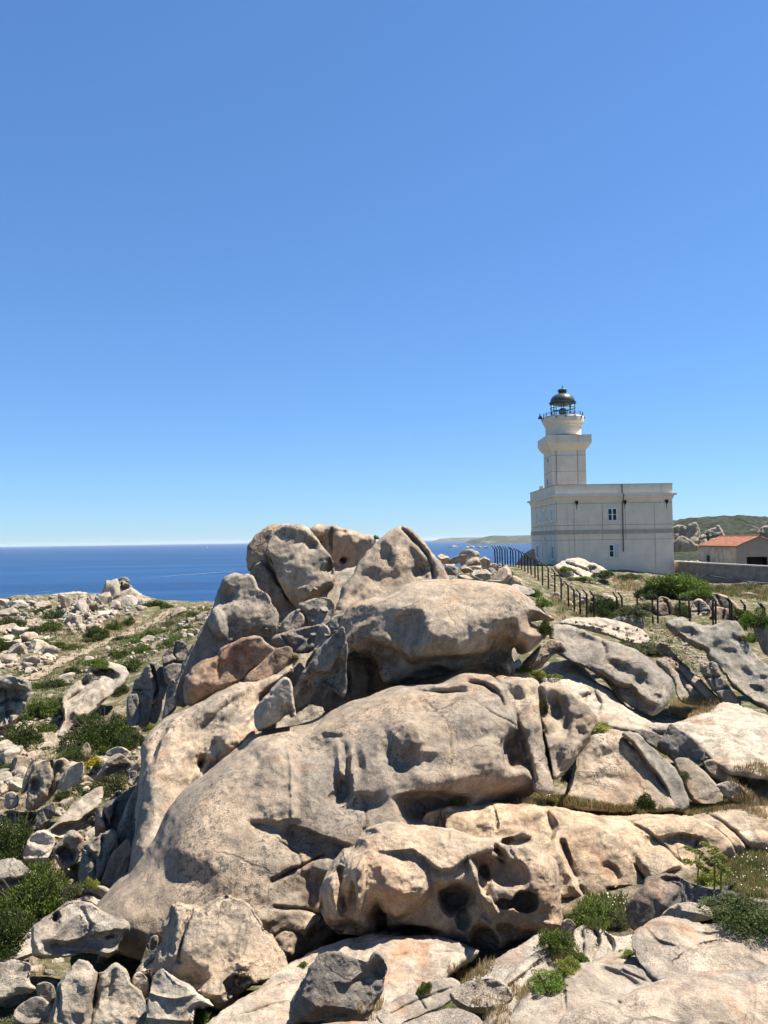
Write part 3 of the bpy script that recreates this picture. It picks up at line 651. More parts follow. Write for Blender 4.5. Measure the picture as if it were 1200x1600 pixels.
rock('shaded concave rock fin standing above the egg-shaped boulder', [(1026,1164),(1036,1148),(1047,1129),(1063,1139),(1098,1167),(1099,1196),(1086,1202),(1066,1196),(1045,1183)], 15.4, 0.45, 14, mat='dark', seed=30, ops=[F(1065,1165,0.2,-0.7,-0.4)])
rock('small pale rock at the foot of the shaded rock fin', [(1100,1190),(1120,1188),(1140,1209),(1144,1222),(1126,1221),(1106,1207)], 15.0, 0.25, mat='pale', seed=31)
rock('small rocks like knuckles above the long dark-edged lens', [(985,1141),(1005,1139),(1030,1148),(1046,1165),(1040,1180),(1015,1165),(1000,1152)], 15.6, 0.3, mat='grey', seed=32)
rock('wide pale rock pavement sweeping down behind the columns to the right', [(832,1060),(845,1044),(866,1035),(898,1033),(930,1058),(960,1082),(990,1108),(1020,1124),(1057,1126),(1099,1111),(1132,1100),(1162,1104),(1230,1132),(1240,1215),(1165,1215),(1125,1205),(1095,1180),(1050,1150),(1012,1156),(960,1160),(925,1155),(880,1110)], 17.0, 0.8, 30, ty=1.7, mat='pale', seed=33, step=1.9, ops=[S([(930,1075),(945,1100),(940,1120)],-0.2,3,14), C([(1085,1165),(1130,1155),(1200,1185)],2,-0.07), C([(1060,1140),(1110,1150),(1180,1150)],2,-0.06), B(1060,1132,25,7,0.12), C([(925,1128),(960,1139),(1010,1146)],2.5,-0.12), B(915,1093,7,9,-0.3,30,2), C([(1000,1135),(1040,1150),(1090,1190)],2,-0.10)], lump=0.4)
rock('long whale-backed grey boulder sloping down behind the columns', [(858,985),(866,975),(900,980),(937,995),(975,1006),(1012,1029),(1035,1048),(1051,1064),(1051,1083),(1040,1106),(1020,1119),(997,1113),(971,1092),(952,1072),(930,1054),(905,1042),(880,1028),(862,1006)], 18.0, 1.1, 34, ty=0.85, mat='grey', seed=34, ops=[B(965,1045,20,10,-0.2,20,1.6), B(1000,1062,16,10,-0.25,30,1.6), B(1026,1088,6,5,-0.10,0,1.2), S([(930,1048),(960,1066),(985,1072),(1005,1095),(1030,1100)],-0.35,4,22), B(920,1000,24,8,-0.12,25), B(985,1030,20,14,0.14), C([(935,996),(945,1015),(940,1035)],4,-0.12)])
rock('small arched boulder bridging a dark hollow beside the overhang', [(815,1040),(824,1028),(840,1011),(861,998),(880,1005),(885,1019),(866,1024),(852,1038),(834,1048)], 16.4, 0.4, mat='granite', seed=35, ops=[B(868,1018,10,5,-0.2,0,2)])
rock('little rounded stones under the right lip of the overhanging boulder', [(797,1052),(803,1035),(812,1030),(818,1042),(828,1052),(818,1060),(804,1060)], 15.6, 0.25, mat='pale', seed=36)
rock('flat pale sheet of rock on the slope below the fence', [(872,973),(890,966),(912,964),(960,969),(1000,982),(1016,1002),(990,1006),(950,994),(915,984),(885,978)], 24, 0.5, 12, ty=1.6, mat='pale', seed=37, ops=[C([(900,972),(950,982),(1000,996)],1.6,-0.12), C([(935,968),(965,985)],1.2,-0.1)])
rock('square-headed rock standing just below the fence', [(936,978),(955,968),(975,956),(1000,954),(1008,962),(1006,980),(994,988),(975,976),(955,982)], 27, 0.9, 10, mat='grey', seed=38, ops=[F(985,965,0.6,-0.3,0.4)])
rock('big knobbly boulder sloping down at the right edge of the picture', [(1041,976),(1068,965),(1095,974),(1120,974),(1147,969),(1163,988),(1175,1014),(1225,1062),(1225,1122),(1175,1098),(1147,1074),(1129,1055),(1110,1030),(1100,1018),(1086,1014),(1060,992)], 21, 1.3, 32, ty=0.7, mat='grey', seed=39, ops=[S([(1090,975),(1105,990),(1106,1018)],0.35,4,40), B(1075,990,14,8,-0.2,20,1.6), B(1140,1020,12,6,-0.16,20,1.6), B(1165,1050,10,6,-0.16,30,1.6), B(1150,1000,14,6,-0.15,20,1.6), B(1180,1075,10,6,-0.14,30,1.6), B(1125,995,16,12,0.2), B(1190,1060,10,5,-0.12,0,1.6), B(1130,1045,9,6,-0.12,0,1.6)], rough=1.5)
rock('slanting narrow slab of brown rock left of the knobbly boulder', [(1025,1012),(1033,1005),(1044,1010),(1060,1028),(1077,1045),(1075,1055),(1058,1044),(1040,1028)], 21.5, 0.35, mat='red', seed=40)
rock('striated sloping rock between the whale-backed boulder and the knobbly boulder', [(1024,1034),(1044,1027),(1068,1042),(1092,1060),(1128,1096),(1114,1104),(1062,1096),(1052,1062)], 20.5, 0.6, 14, ty=0.6, mat='granite', seed=41, ops=[C([(1050,1040),(1085,1075),(1105,1100)],2,-0.2), C([(1060,1055),(1080,1090)],1.5,-0.12)])
rock('stack of cracked blocks leaning against the knobbly boulder', [(1094,1040),(1108,1033),(1121,1036),(1128,1058),(1158,1098),(1142,1104),(1120,1087),(1100,1060)], 20.2, 0.5, 12, mat='grey', seed=42, ops=[C([(1098,1058),(1128,1056)],1.6,-0.2), C([(1112,1080),(1138,1074)],1.6,-0.2), C([(1110,1036),(1118,1080)],1.4,-0.12)])
rock('shaded boulder cut by the right edge of the frame below the fence', [(1178,985),(1186,980),(1230,985),(1230,1040),(1205,1030),(1188,1012)], 24, 0.7, mat='grey', seed=43)
# grassy ledge and its lower wall
rock('long creased rock wall below the grassy ledge', [(680,1330),(684,1285),(697,1262),(714,1256),(750,1252),(800,1252),(844,1254),(881,1262),(930,1273),(975,1275),(1042,1271),(1080,1275),(1144,1262),(1240,1270),(1240,1345),(1165,1340),(1146,1356),(1104,1400),(1060,1420),(990,1445),(915,1452),(850,1452),(700,1440)], 12.0, 0.95, 46, ty=0.75, step=1.7, mat='warm', seed=44, lump=0.45, facets=0, rough=0.75,
  ops=[S([(856,1262),(872,1290),(868,1318),(850,1330)],-0.22,5,40), S([(868,1312),(885,1330),(902,1365),(918,1395)],0.30,5,60), C([(884,1318),(900,1362),(918,1395)],3,-0.25), C([(975,1279),(1005,1300),(1040,1330),(1062,1352)],2,-0.10), S([(1000,1310),(1030,1312),(1055,1306),(1078,1311),(1100,1325)],-0.16,3,30), S([(1074,1276),(1105,1295),(1130,1318),(1142,1334)],0.18,4,30), C([(1076,1276),(1108,1298),(1140,1332)],2,-0.14), C([(1100,1274),(1145,1310),(1165,1338)],2.5,-0.16), S([(1060,1352),(1030,1365),(1008,1378)],0.25,4,40), S([(936,1352),(952,1348),(966,1360),(975,1372)],-0.10,4,16), S([(944,1386),(970,1384),(1000,1386)],-0.25,3,30), C([(990,1352),(1005,1375)],2,-0.14), B(940,1310,40,28,0.16), B(790,1290,40,20,0.14), B(1040,1295,40,14,0.10), C([(775,1258),(785,1275),(790,1300)],2,-0.08), C([(1085,1312),(1078,1340),(1090,1370)],2,-0.12), B(880,1370,20,30,-0.18), C([(872,1398),(900,1402)],2,-0.18), B(760,1275,14,20,-0.12,-20,1.5), C([(700,1262),(708,1290),(704,1320)],3,-0.2)])
rock('low fractured blocks under the lip of the great dome', [(640,1300),(655,1285),(668,1268),(690,1264),(706,1262),(712,1280),(700,1300),(690,1330),(650,1330)], 12.0, 0.35, 16, mat='warm', seed=45, ops=[F(672,1285,0.28,0.2,-0.3), C([(690,1266),(688,1290)],1.5,-0.1)])
# hollowed boulder
rock('honeycombed boulder full of wind-carved hollows in front of the dome', [(503,1402),(509,1375),(521,1346),(537,1325),(554,1322),(566,1301),(594,1288),(625,1287),(658,1293),(708,1296),(746,1307),(779,1308),(808,1299),(822,1299),(843,1320),(868,1346),(873,1400),(878,1447),(860,1464),(817,1474),(785,1488),(755,1494),(730,1488),(700,1472),(640,1464),(590,1460),(540,1458),(520,1450),(506,1432)], 10.6, 1.15, 66, ty=0.32, step=1.15, mat='warm', seed=46, lump=0.35,
  ops=[S([(585,1330),(610,1337),(650,1333),(673,1352),(688,1364),(704,1360),(728,1342),(763,1330),(782,1312),(822,1306)],-0.17,3,46),
       B(625,1375,44,34,0.22,15), B(650,1395,20,10,0.10), S([(600,1418),(625,1432),(650,1420),(672,1400),(686,1372)],-0.30,5,50),
       C([(578,1345),(580,1385),(577,1425)],3,0.22), S([(577,1345),(578,1385),(575,1428)],0.30,3,14), B(564,1400,6,22,-0.25,5,2), C([(541,1360),(545,1400),(556,1438)],3,-0.30), S([(540,1355),(545,1400),(560,1440)],0.30,4,26), B(512,1418,5,16,-0.25,0,2),
       B(596,1436,13,24,-0.75,0,3), B(636,1455,48,13,-0.70,0,3), B(545,1448,26,10,-0.4,0,2), B(580,1306,16,6,-0.12,0,3),
       B(713,1402,24,22,-0.62,25,3.5), B(722,1432,10,13,-0.30,10,3), B(726,1412,34,46,-0.12,0,1), C([(730,1345),(738,1372),(748,1396),(768,1422)],3,0.30), B(774,1363,37,19,-0.36,26,3.2), B(751,1378,10,23,-0.34,0,3.2), B(776,1337,7,16,-0.28,-38,3.2),
       B(808,1407,16,14,-0.52,0,3.5), B(779,1410,15,7,-0.28,0,3), B(801,1318,22,9,-0.32,-5,3.5), B(752,1466,21,24,-0.36,0,3), B(787,1449,16,8,-0.18,15,2.5), C([(745,1432),(765,1448),(778,1475)],4,0.12), B(840,1380,26,50,0.12), B(697,1310,7,9,-0.06,0,3), B(845,1440,20,10,0.08)])
# front centre
rock('flat sunlit slab in front of the honeycombed boulder', [(322,1600),(400,1545),(452,1504),(494,1483),(524,1471),(567,1462),(633,1459),(692,1466),(735,1478),(752,1488),(725,1508),(690,1533),(660,1560),(640,1590),(620,1640),(322,1640)], 8.7, 0.32, 20, ty=1.8, mat='slab', seed=47, step=1.7, lump=0.35, ops=[C([(400,1556),(470,1530),(560,1520)],3,-0.05), C([(600,1500),(660,1490),(720,1492)],3,-0.04), S([(360,1590),(430,1568),(470,1562)],-0.06,3,30)])
rock('dark pyramid-shaped block with a pale top on the sunlit slab', [(452,1592),(453,1575),(464,1552),(475,1530),(486,1510),(496,1496),(512,1487),(545,1494),(575,1501),(588,1487),(605,1509),(598,1540),(592,1560),(567,1590),(540,1596),(504,1598),(462,1602)], 7.7, 0.55, 30, mat='dark', seed=48, step=1.0, rough=1.3, ops=[F(480,1545,0.42,0.85,-0.1), F(545,1550,0.40,-0.45,-0.35), F(530,1510,0.34,0.05,1.1), S([(516,1535),(540,1540),(580,1515)],-0.05,2,20), B(590,1515,10,18,-0.10,20,1.6), B(520,1585,30,8,-0.12,0,1.6)])
# front left
rock('ridged boulder with an orange flank at the foot of the dome', [(215,1525),(221,1508),(236,1488),(250,1470),(254,1442),(270,1408),(300,1411),(318,1416),(338,1399),(358,1395.5),(376,1404),(400,1425),(417,1450),(438,1483),(446,1508),(420,1530),(394,1545),(365,1570),(345,1576),(317,1560),(290,1556),(258,1540)], 9.6, 1.15, 56, ty=0.35, mat='granite', seed=49, step=1.2, rough=1.4, ops=[F(290,1470,0.80,0.70,0.0), F(380,1460,0.98,-0.15,0.45), F(330,1430,0.9,0.15,0.75), C([(300,1412),(292,1450),(282,1500)],4,-0.16), C([(276,1408),(265,1450),(255,1490)],4,-0.10), S([(352,1400),(340,1440),(333,1480),(330,1530)],0.14,4,40), C([(338,1400),(355,1403),(362,1398)],3,-0.08), B(362,1545,16,12,-0.14,0,1.2), B(375,1505,16,10,0.12), S([(345,1535),(365,1522),(392,1525)],-0.20,3,26), B(235,1510,14,16,-0.12,0,1.6)])
rock('fish-shaped boulder perched on other rocks at the lower left', [(50,1487),(50,1450),(71,1433),(90,1419),(108,1408),(133,1407.5),(158,1421),(178,1431),(200,1437),(205.5,1450),(192,1468),(184,1487),(166,1497),(137,1489),(104,1494),(75,1498),(54,1494)], 10.2, 0.75, 34, ty=0.3, mat='pale', seed=50, step=1.1, ops=[B(88,1436,5,9,-0.20,15,2), B(172,1463,7,3,-0.14,-10,2), S([(60,1470),(110,1472),(150,1462),(195,1452)],-0.16,4,26), B(140,1440,10,10,0.08), C([(128,1420),(140,1445),(135,1470)],3,-0.06), B(160,1452,26,14,0.10)])
rock('twin-humped boulder at the bottom of the picture, left of centre', [(86,1640),(86,1560),(90,1534),(104,1517),(121,1500),(138,1506),(154,1521),(179,1505),(196,1516),(205,1537),(221,1554),(231,1577),(230,1640)], 8.9, 0.75, 40, ty=0.3, mat='pale', seed=51, step=1.2, ops=[C([(154,1520),(150,1550),(142,1600)],4,-0.24), S([(146,1515),(144,1560),(132,1600)],0.10,3,24), B(172,1540,6,24,-0.08,15,1.6), F(110,1550,0.6,0.5,0.1), B(185,1590,26,20,0.10)])
rock('pointed grey boulder at the bottom edge, beside the twin-humped one', [(228,1640),(229,1570),(233,1545),(238,1524),(254,1511),(276,1525),(308,1546),(334,1570),(318,1577),(305,1582),(292,1640)], 8.5, 0.5, 30, ty=0.3, mat='pale', seed=52, step=1.1, ops=[F(265,1545,0.42,-0.25,0.8), F(290,1575,0.34,0.1,-0.9), C([(235,1552),(270,1560),(305,1552)],2.5,0.05)])
rock('small pale block between the twin-humped boulder and the ridged boulder', [(205,1535),(214,1518),(226,1522),(234,1540),(230,1560),(218,1556)], 9.2, 0.2, mat='pale', seed=53)
rock('narrow upright rock splinter behind the fish-shaped boulder', [(218,1510),(228,1480),(238,1462),(247,1463),(246,1480),(236,1505),(226,1520)], 10.3, 0.2, mat='grey', seed=54)
rock('smooth boulder at the left edge under the fish-shaped one', [(-30,1512),(0,1504),(25,1499),(49,1505),(47,1533),(55,1546),(25,1557),(-30,1575)], 9.6, 0.5, mat='pale', seed=55)
rock('sloping slab at the left edge beside the fish-shaped boulder', [(-30,1485),(0,1470),(25,1461),(52,1450),(56,1488),(30,1502),(-30,1512)], 10.8, 0.4, 16, ty=0.8, mat='pale', seed=56)
rock('low rounded rock in the bottom left corner', [(20,1585),(33,1569),(55,1557),(78,1568),(86,1590),(60,1602),(30,1604)], 9.0, 0.3, mat='grey', seed=57)
rock('small dark stone in the hollow at the lower left', [(57,1540),(70,1534),(84,1541),(86,1560),(72,1566),(60,1556)], 9.3, 0.2, mat='grey', seed=58)
# lower right platform
rock('domed slab of the near rock platform at the right edge', [(985,1466),(1004,1446),(1028,1436),(1060,1434),(1098,1444),(1130,1440),(1162,1425),(1240,1405),(1240,1560),(1150,1570),(1090,1560),(1040,1540),(1000,1510)], 6.6, 0.42, 30, ty=1.5, mat='slab', seed=59, step=1.7, lump=0.5, ops=[C([(1040,1445),(1100,1460),(1200,1450)],3,-0.035), S([(1060,1500),(1090,1478),(1130,1470),(1200,1462)],0.10,4,40), C([(1058,1498),(1100,1475),(1160,1466)],2,-0.05), C([(1010,1450),(1030,1470),(1060,1480)],2.5,-0.05)])
rock('pinkish near slab filling the bottom right corner', [(866,1640),(876,1598),(895,1580),(918,1571),(962,1561),(1000,1545),(1028,1534),(1075,1523),(1125,1518.5),(1162,1519),(1240,1510),(1240,1640)], 5.0, 0.36, 34, ty=1.3, mat='slab', seed=60, step=1.7, lump=0.5, ops=[C([(905,1590),(960,1570),(1020,1560)],3,-0.03), C([(1160,1520),(1170,1550),(1165,1600)],3,-0.04), S([(960,1562),(990,1572),(1010,1560)],-0.03,3,20), B(1100,1560,50,20,0.05)])
rock('cracked middle slab of the near rock platform', [(790,1640),(800,1578),(832,1540),(862,1521),(886,1509),(950,1506),(992,1511),(1030,1531),(1030,1570),(1000,1600),(940,1620),(910,1630),(880,1640)], 5.9, 0.35, 30, ty=1.3, mat='slab', seed=61, step=1.6, lump=0.5, ops=[C([(882,1512),(880,1540),(884,1575)],1.8,-0.07), C([(830,1562),(858,1552),(884,1548)],1.8,-0.04), S([(935,1508),(975,1522),(1005,1540)],-0.05,3,20), C([(970,1515),(1010,1535)],1.5,-0.04)])
rock('upper step of the near rock platform below the dark lichened boulder', [(905,1520),(935,1496),(965,1486),(1010,1476),(1060,1496),(1100,1524),(1080,1560),(1010,1555),(940,1545)], 6.9, 0.26, 16, ty=1.3, mat='slab', seed=62, ops=[C([(960,1500),(1000,1495),(1050,1512)],2,-0.05), C([(990,1482),(1000,1510)],1.5,-0.05)])
rock('ribbed rocks of the platform edge under the green grass clump', [(893,1472),(900,1452),(930,1445),(960,1459),(985,1458),(1010,1470),(1000,1505),(940,1530),(895,1520)], 8.2, 0.3, 14, ty=1.0, mat='pale', seed=63, ops=[C([(925,1448),(935,1470),(925,1495)],3,-0.14), C([(945,1452),(955,1475),(950,1495)],3,-0.12), C([(910,1455),(912,1490)],2,-0.1)])
rock('thin slanting layer of rock beside the honeycombed boulder, upper one', [(735,1530),(765,1503),(805,1478),(838,1460),(860,1464),(850,1492),(815,1525),(765,1556)], 8.6, 0.25, 9, ty=1.0, mat='pale', seed=64)
rock('thin slanting layer of rock beside the honeycombed boulder, lower one', [(765,1560),(798,1520),(835,1490),(870,1476),(888,1488),(872,1520),(845,1552),(800,1590)], 7.8, 0.25, 10, ty=1.0, mat='pale', seed=65, ops=[C([(790,1548),(830,1512),(868,1488)],2,-0.08)])
rock('rounded near rock in front of the thin slanting layers', [(700,1556),(716,1538),(742,1529),(775,1527),(796,1543),(800,1562),(770,1580),(725,1582)], 7.0, 0.3, mat='slab', seed=66)
rock('bottom-edge rounded rock left of the cracked middle slab', [(608,1640),(620,1606),(655,1588),(700,1576),(738,1582),(760,1606),(770,1640)], 6.3, 0.3, ty=0.7, mat='slab', seed=67)
rock('layered low rock strip between the pyramid block and the thin slanting layers', [(588,1590),(602,1572),(640,1551),(690,1530),(718,1534),(716,1552),(690,1574),(640,1596),(610,1610)], 7.5, 0.28, 14, ty=0.9, mat='slab', seed=68, ops=[C([(610,1585),(660,1560),(705,1545)],2,-0.07), C([(650,1552),(665,1578)],1.5,-0.06)])
rock('bottom-edge flat rock below the pyramid block', [(440,1640),(480,1606),(540,1596),(610,1602),(640,1640)], 7.0, 0.2, ty=0.9, mat='slab', seed=69)
rock('rock filling the bottom edge right of the rounded near rock', [(740,1640),(752,1600),(772,1578),(805,1566),(830,1580),(850,1610),(850,1640)], 6.0, 0.25, ty=0.8, mat='slab', seed=70)
rock('dark lichened boulder with a crouching animal outline, right of the grass clump', [(978,1420),(990,1400),(1004,1387),(1009,1375),(1026,1365),(1050,1364.5),(1070,1372),(1110,1384),(1140,1376),(1159,1391),(1153,1404),(1112,1418),(1074,1416),(1044,1432),(1014,1448),(988,1450)], 8.8, 0.5, 24, ty=0.5, mat='dark', seed=71, ops=[F(1015,1400,0.36,0.6,-0.2), B(1050,1376,14,5,-0.14,0,2), B(1147,1388,8,7,-0.12,0,2), S([(1070,1374),(1060,1395),(1040,1425)],0.08,4,40)])
rock('small pale boulder in front of the crouching dark boulder', [(1032,1434),(1042,1421),(1057,1412),(1085,1409),(1108,1419),(1112,1436),(1070,1444),(1040,1446)], 8.0, 0.25, mat='pale', seed=72)
rock('small rock at the right foot of the honeycombed boulder', [(876,1450),(880,1438),(892,1436),(900,1448),(896,1464),(882,1466)], 9.6, 0.15, mat='grey', seed=73)
# ------------------------------------------------------------------ left gully: traced rocks
rock('pale smooth whaleback rock with dark hollows on the left hillside', [(97,1102),(103,1080),(118,1068),(133,1058),(140,1043),(160,1034),(180,1034),(201,1050),(194,1068),(172,1088),(142,1118),(112,1144),(84,1174),(54,1190),(52,1178),(62,1162),(84,1143),(98,1122)], 29, 1.8, 18, ty=0.9, mat='pale', seed=80, ops=[B(134,1068,10,6,-0.5,-30,1.6), B(115,1090,14,4,-0.3,-40,1.6), S([(140,1050),(165,1046),(188,1056)],-0.4,2,14), B(80,1138,4,3,-0.5,0,2), B(70,1164,4,4,-0.5,0,2), S([(100,1120),(130,1090),(170,1062)],0.4,3,20)])
rock('layered overhanging rock outcrop at the left edge of the hillside', [(-30,1066),(0,1059),(22,1056),(46,1066),(46,1085),(38,1106),(22,1132),(-30,1142)], 27, 1.5, 12, mat='grey', seed=81, rough=2.0, ops=[S([(-20,1074),(20,1072),(46,1078)],-0.8,3,40), C([(0,1100),(20,1092),(40,1096)],2,-0.4), C([(10,1080),(14,1130)],2,-0.3), C([(-10,1118),(24,1112)],2,-0.3)])
rock('angular cracked tor of brown slabs left of the red-brown slab', [(199,1098),(207,1078),(213,1060),(233,1036),(246,1035),(258,1045),(264,1066),(258,1084),(250,1098),(225,1102)], 21.5, 1.0, 14, mat='dark', seed=82, rough=1.8, ops=[F(228,1070,0.8,-0.5,0.5), C([(236,1040),(246,1072),(240,1096)],1.6,-0.3), C([(210,1078),(240,1078)],1.4,-0.2), F(250,1060,0.7,0.5,0.1)])
for k, (pp, lb) in enumerate([([(199,1128),(199,1090),(209,1084),(216,1090),(218,1128),(208,1134)], 'left one of the upright brown slabs under the cracked tor'), ([(215,1132),(214,1094),(226,1086),(237,1094),(236,1122),(228,1136)], 'middle one of the upright brown slabs under the cracked tor'), ([(234,1126),(235,1096),(244,1084),(254,1092),(252,1112),(244,1130)], 'right one of the upright brown slabs under the cracked tor')]):
    rock(lb, pp, 20.8+0.2*k, 0.4, 6, mat='dark', seed=83+k, rough=1.4)
rock('dark rocks wedged between the tor and the left shoulder of the heap', [(253,1030),(262,1012),(276,1000),(290,1004),(296,1022),(284,1050),(272,1072),(258,1062)], 21, 0.7, 10, mat='dark', seed=86, rough=1.6, ops=[C([(256,1040),(272,1034),(290,1036)],1.5,-0.2), C([(276,1002),(272,1020),(278,1034)],1.4,-0.12), F(280,1020,0.5,0.5,0.4)])
rock('narrow ledge of dark rock at the foot of the left shoulder', [(258,1096),(262,1072),(270,1060),(278,1075),(276,1105),(262,1120),(252,1130)], 19.6, 0.4, mat='dark', seed=87)
rock('rock with a grey hollow face in the left gully', [(40,1262),(44,1232),(47,1213),(54,1190),(83,1186),(104,1186),(109,1207),(93,1226),(84,1240),(75,1252),(55,1266)], 17.6, 0.9, 20, mat='granite', seed=88, ops=[B(56,1228,8,12,-0.3,10,2), B(90,1200,6,10,-0.25,0,2), C([(80,1190),(84,1215),(76,1240)],2.5,-0.2), B(66,1240,10,6,0.15)])
rock('angular pale block beside the hollow-faced rock in the gully', [(88,1232),(98,1212),(108,1198),(131,1190),(129,1220),(112,1228),(100,1236)], 17.2, 0.45, 10, mat='pale', seed=89, ops=[F(112,1208,0.3,-0.4,0.3)])
rock('tapered grey boulder above the long slab in the left gully', [(150,1216),(158,1200),(168,1186),(187,1177),(206,1192),(204,1200),(187,1205),(168,1213)], 17.4, 0.5, mat='grey', seed=90, ops=[S([(160,1205),(185,1196),(204,1194)],-0.2,2,14)])
rock('flat white-topped stone above the tapered grey boulder', [(165,1176),(180,1167),(195,1168),(205,1178),(202,1186),(184,1182),(170,1182)], 18.4, 0.25, mat='pale', seed=91)
rock('small pale rock leaning on the dome foot beside the tapered boulder', [(200,1205),(212,1192),(222,1184),(222,1200),(212,1208),(203,1210)], 16.6, 0.25, mat='pale', seed=92)
rock('small pale stone below the leaning pale rock at the dome foot', [(199,1222),(204,1206),(214,1206),(212,1222),(205,1228)], 16.4, 0.2, mat='pale', seed=93)
rock('brown conical stone under the dark juniper', [(112,1188),(120,1178),(134,1160),(142,1168),(140,1186),(125,1192)], 20.5, 0.35, mat='red', seed=94)
rock('long tilted slab with a sunlit top in the left gully', [(62,1300),(75,1294),(100,1268),(114,1254),(140,1238),(160,1230),(157,1258),(140,1284),(118,1300),(96,1312),(78,1308)], 16.0, 0.6, 14, ty=0.5, mat='pale', seed=95, ops=[S([(74,1298),(98,1288),(124,1284),(150,1262)],-0.3,2.5,22)])
rock('rough slab behind the long tilted slab in the gully', [(56,1272),(66,1262),(84,1254),(86,1270),(72,1290),(58,1298)], 16.8, 0.3, mat='grey', seed=96)
rock('tall dark slab leaning on the left foot of the great dome', [(148,1302),(152,1272),(166,1254),(184,1244),(200,1232),(214,1226),(206,1254),(190,1292),(170,1306),(150,1312)], 14.9, 0.5, 12, mat='dark', seed=97, rough=1.6, ops=[C([(160,1262),(172,1300)],2,-0.2), S([(184,1246),(178,1275),(168,1304)],0.2,3,20)])
rock('shadowed splinter of rock against the left foot of the dome', [(182,1300),(196,1260),(212,1228),(221,1206),(223,1250),(214,1310),(200,1350),(186,1340)], 14.5, 0.4, mat='grey', seed=98)
rock('mottled grey rock below the leaning slab at the dome foot', [(122,1376),(128,1338),(131,1320),(158,1303),(176,1296),(184,1310),(172,1340),(158,1372),(140,1388)], 13.9, 0.55, 16, mat='grey', seed=99, rough=1.6, ops=[C([(134,1325),(150,1350),(148,1380)],3,-0.16), C([(160,1306),(158,1345)],2.5,-0.14), B(140,1330,8,8,0.12)])
rock('smooth upright stone beside the dome foot', [(160,1380),(166,1355),(176,1334),(190,1318),(201,1309),(206,1330),(200,1362),(194,1384),(176,1392)], 13.4, 0.4, mat='granite', seed=100)
rock('low folded rock behind the fish-shaped boulder', [(98,1410),(118,1393),(146,1382),(170,1390),(172,1402),(160,1420),(135,1420)], 12.2, 0.4, 10, mat='pale', seed=101, ops=[C([(115,1400),(145,1398),(165,1410)],2.5,-0.15)])
rock('faceted boulder with a shaded front in the left gully', [(34,1340),(40,1320),(48,1307),(67,1297),(86,1307),(85,1325),(74,1358),(58,1364),(44,1356)], 14.6, 0.6, 18, mat='pale', seed=102, ops=[F(60,1335,0.42,0.1,-0.8), F(72,1315,0.45,0.4,0.3)])
rock('knobbed rock like a paw right of the faceted boulder', [(82,1328),(95,1312),(108,1297),(120,1298),(132,1314),(128,1336),(116,1352),(100,1358),(90,1348)], 14.3, 0.5, 14, mat='granite', seed=103, ops=[B(104,1335,12,12,-0.35,0,2), B(115,1306,10,8,0.12)])
rock('flat grey rock at the left edge above the lower juniper', [(-30,1346),(0,1343),(22,1341),(42,1354),(56,1368),(48,1380),(14,1392),(-30,1408)], 13.6, 0.6, 16, ty=0.4, mat='grey', seed=104, ops=[S([(-10,1376),(20,1374),(52,1366)],-0.25,3,20)])
rock('pale rock at the left edge behind the flat grey rock', [(-30,1330),(0,1322),(20,1318),(34,1328),(36,1342),(10,1348),(-30,1350)], 15, 0.4, mat='pale', seed=105)
rock('round white boulder at the left edge of the gully', [(7,1252),(10,1240),(20,1237),(28,1244),(28,1258),(18,1264),(9,1262)], 17.5, 0.25, mat='pale', seed=106)
rock('leaning brown slab left of the hollow-faced rock', [(32,1238),(38,1214),(48,1190),(54,1186),(50,1206),(44,1232),(36,1240)], 18.0, 0.3, mat='warm', seed=107)
rock('rock balancing a small cap stone on the far left skyline', [(176,930),(177,917),(183,911),(190,907),(198,909),(206,916),(211,928),(208,936),(192,938)], 112, 3.0, mat='farrock', seed=108, rough=1.5, ops=[B(196,922,4,6,-1.0,0,2), C([(190,910),(188,935)],1,-0.8)])
rock('small cap stone balanced on the far left skyline rock', [(183,910),(186,904),(192,901.5),(199,903),(203,908),(198,911),(190,909)], 112, 0.8, mat='farrock', seed=109)
rock('white sunlit rock back on the far left skyline', [(70,938),(80,929),(100,926),(115,924.5),(132,925),(142,930),(148,937),(130,944),(100,944),(80,944)], 114, 3.0, 8, mat='pale', seed=110, rough=1.5, ops=[C([(90,928),(95,942)],1,-0.6), C([(120,926),(118,942)],1,-0.6)])
rock('pointed dark rock on the far left skyline', [(34,940),(36,933),(40,928),(44,934),(46,942),(40,945)], 110, 1.0, mat='grey', seed=111)
# tors and rocks behind, to the right
rock('rounded pale tor behind the lighthouse corner', [(1070,848),(1071,830),(1076,820),(1086,816.5),(1092,822),(1094,836),(1091,850),(1080,853)], 136, 2.0, mat='grey', seed=112, rough=1.4)
rock('squat tor block beside the rounded pale tor', [(1046,852),(1048,828),(1054,822),(1068,821),(1074,832),(1074,850),(1062,856)], 140, 2.0, 8, mat='grey', seed=113, rough=1.5)
rock('shaded foot of the tor behind the lighthouse', [(1050,856),(1058,840),(1070,838),(1084,848),(1092,852),(1090,860),(1070,862),(1052,862)], 133, 1.5, mat='grey', seed=114, rough=1.5)
rock('jumbled right shoulder of the tor above the red roof', [(1090,852),(1096,838),(1106,828),(1116,824),(1122,820),(1128,828),(1132,838),(1128,852),(1110,858),(1096,858)], 138, 2.0, 9, mat='grey', seed=115, rough=2.0, ops=[C([(1104,830),(1108,854)],1,-0.8), C([(1096,842),(1128,836)],1,-0.8)])
rock('layered tor at the right edge above the house ridge', [(1179,842),(1184,830),(1189,824),(1200,821),(1216,822),(1226,836),(1222,850),(1190,850)], 145, 2.0, 9, mat='grey', seed=116, rough=1.8, ops=[S([(1182,833),(1200,834),(1224,834)],-0.8,1,10)])
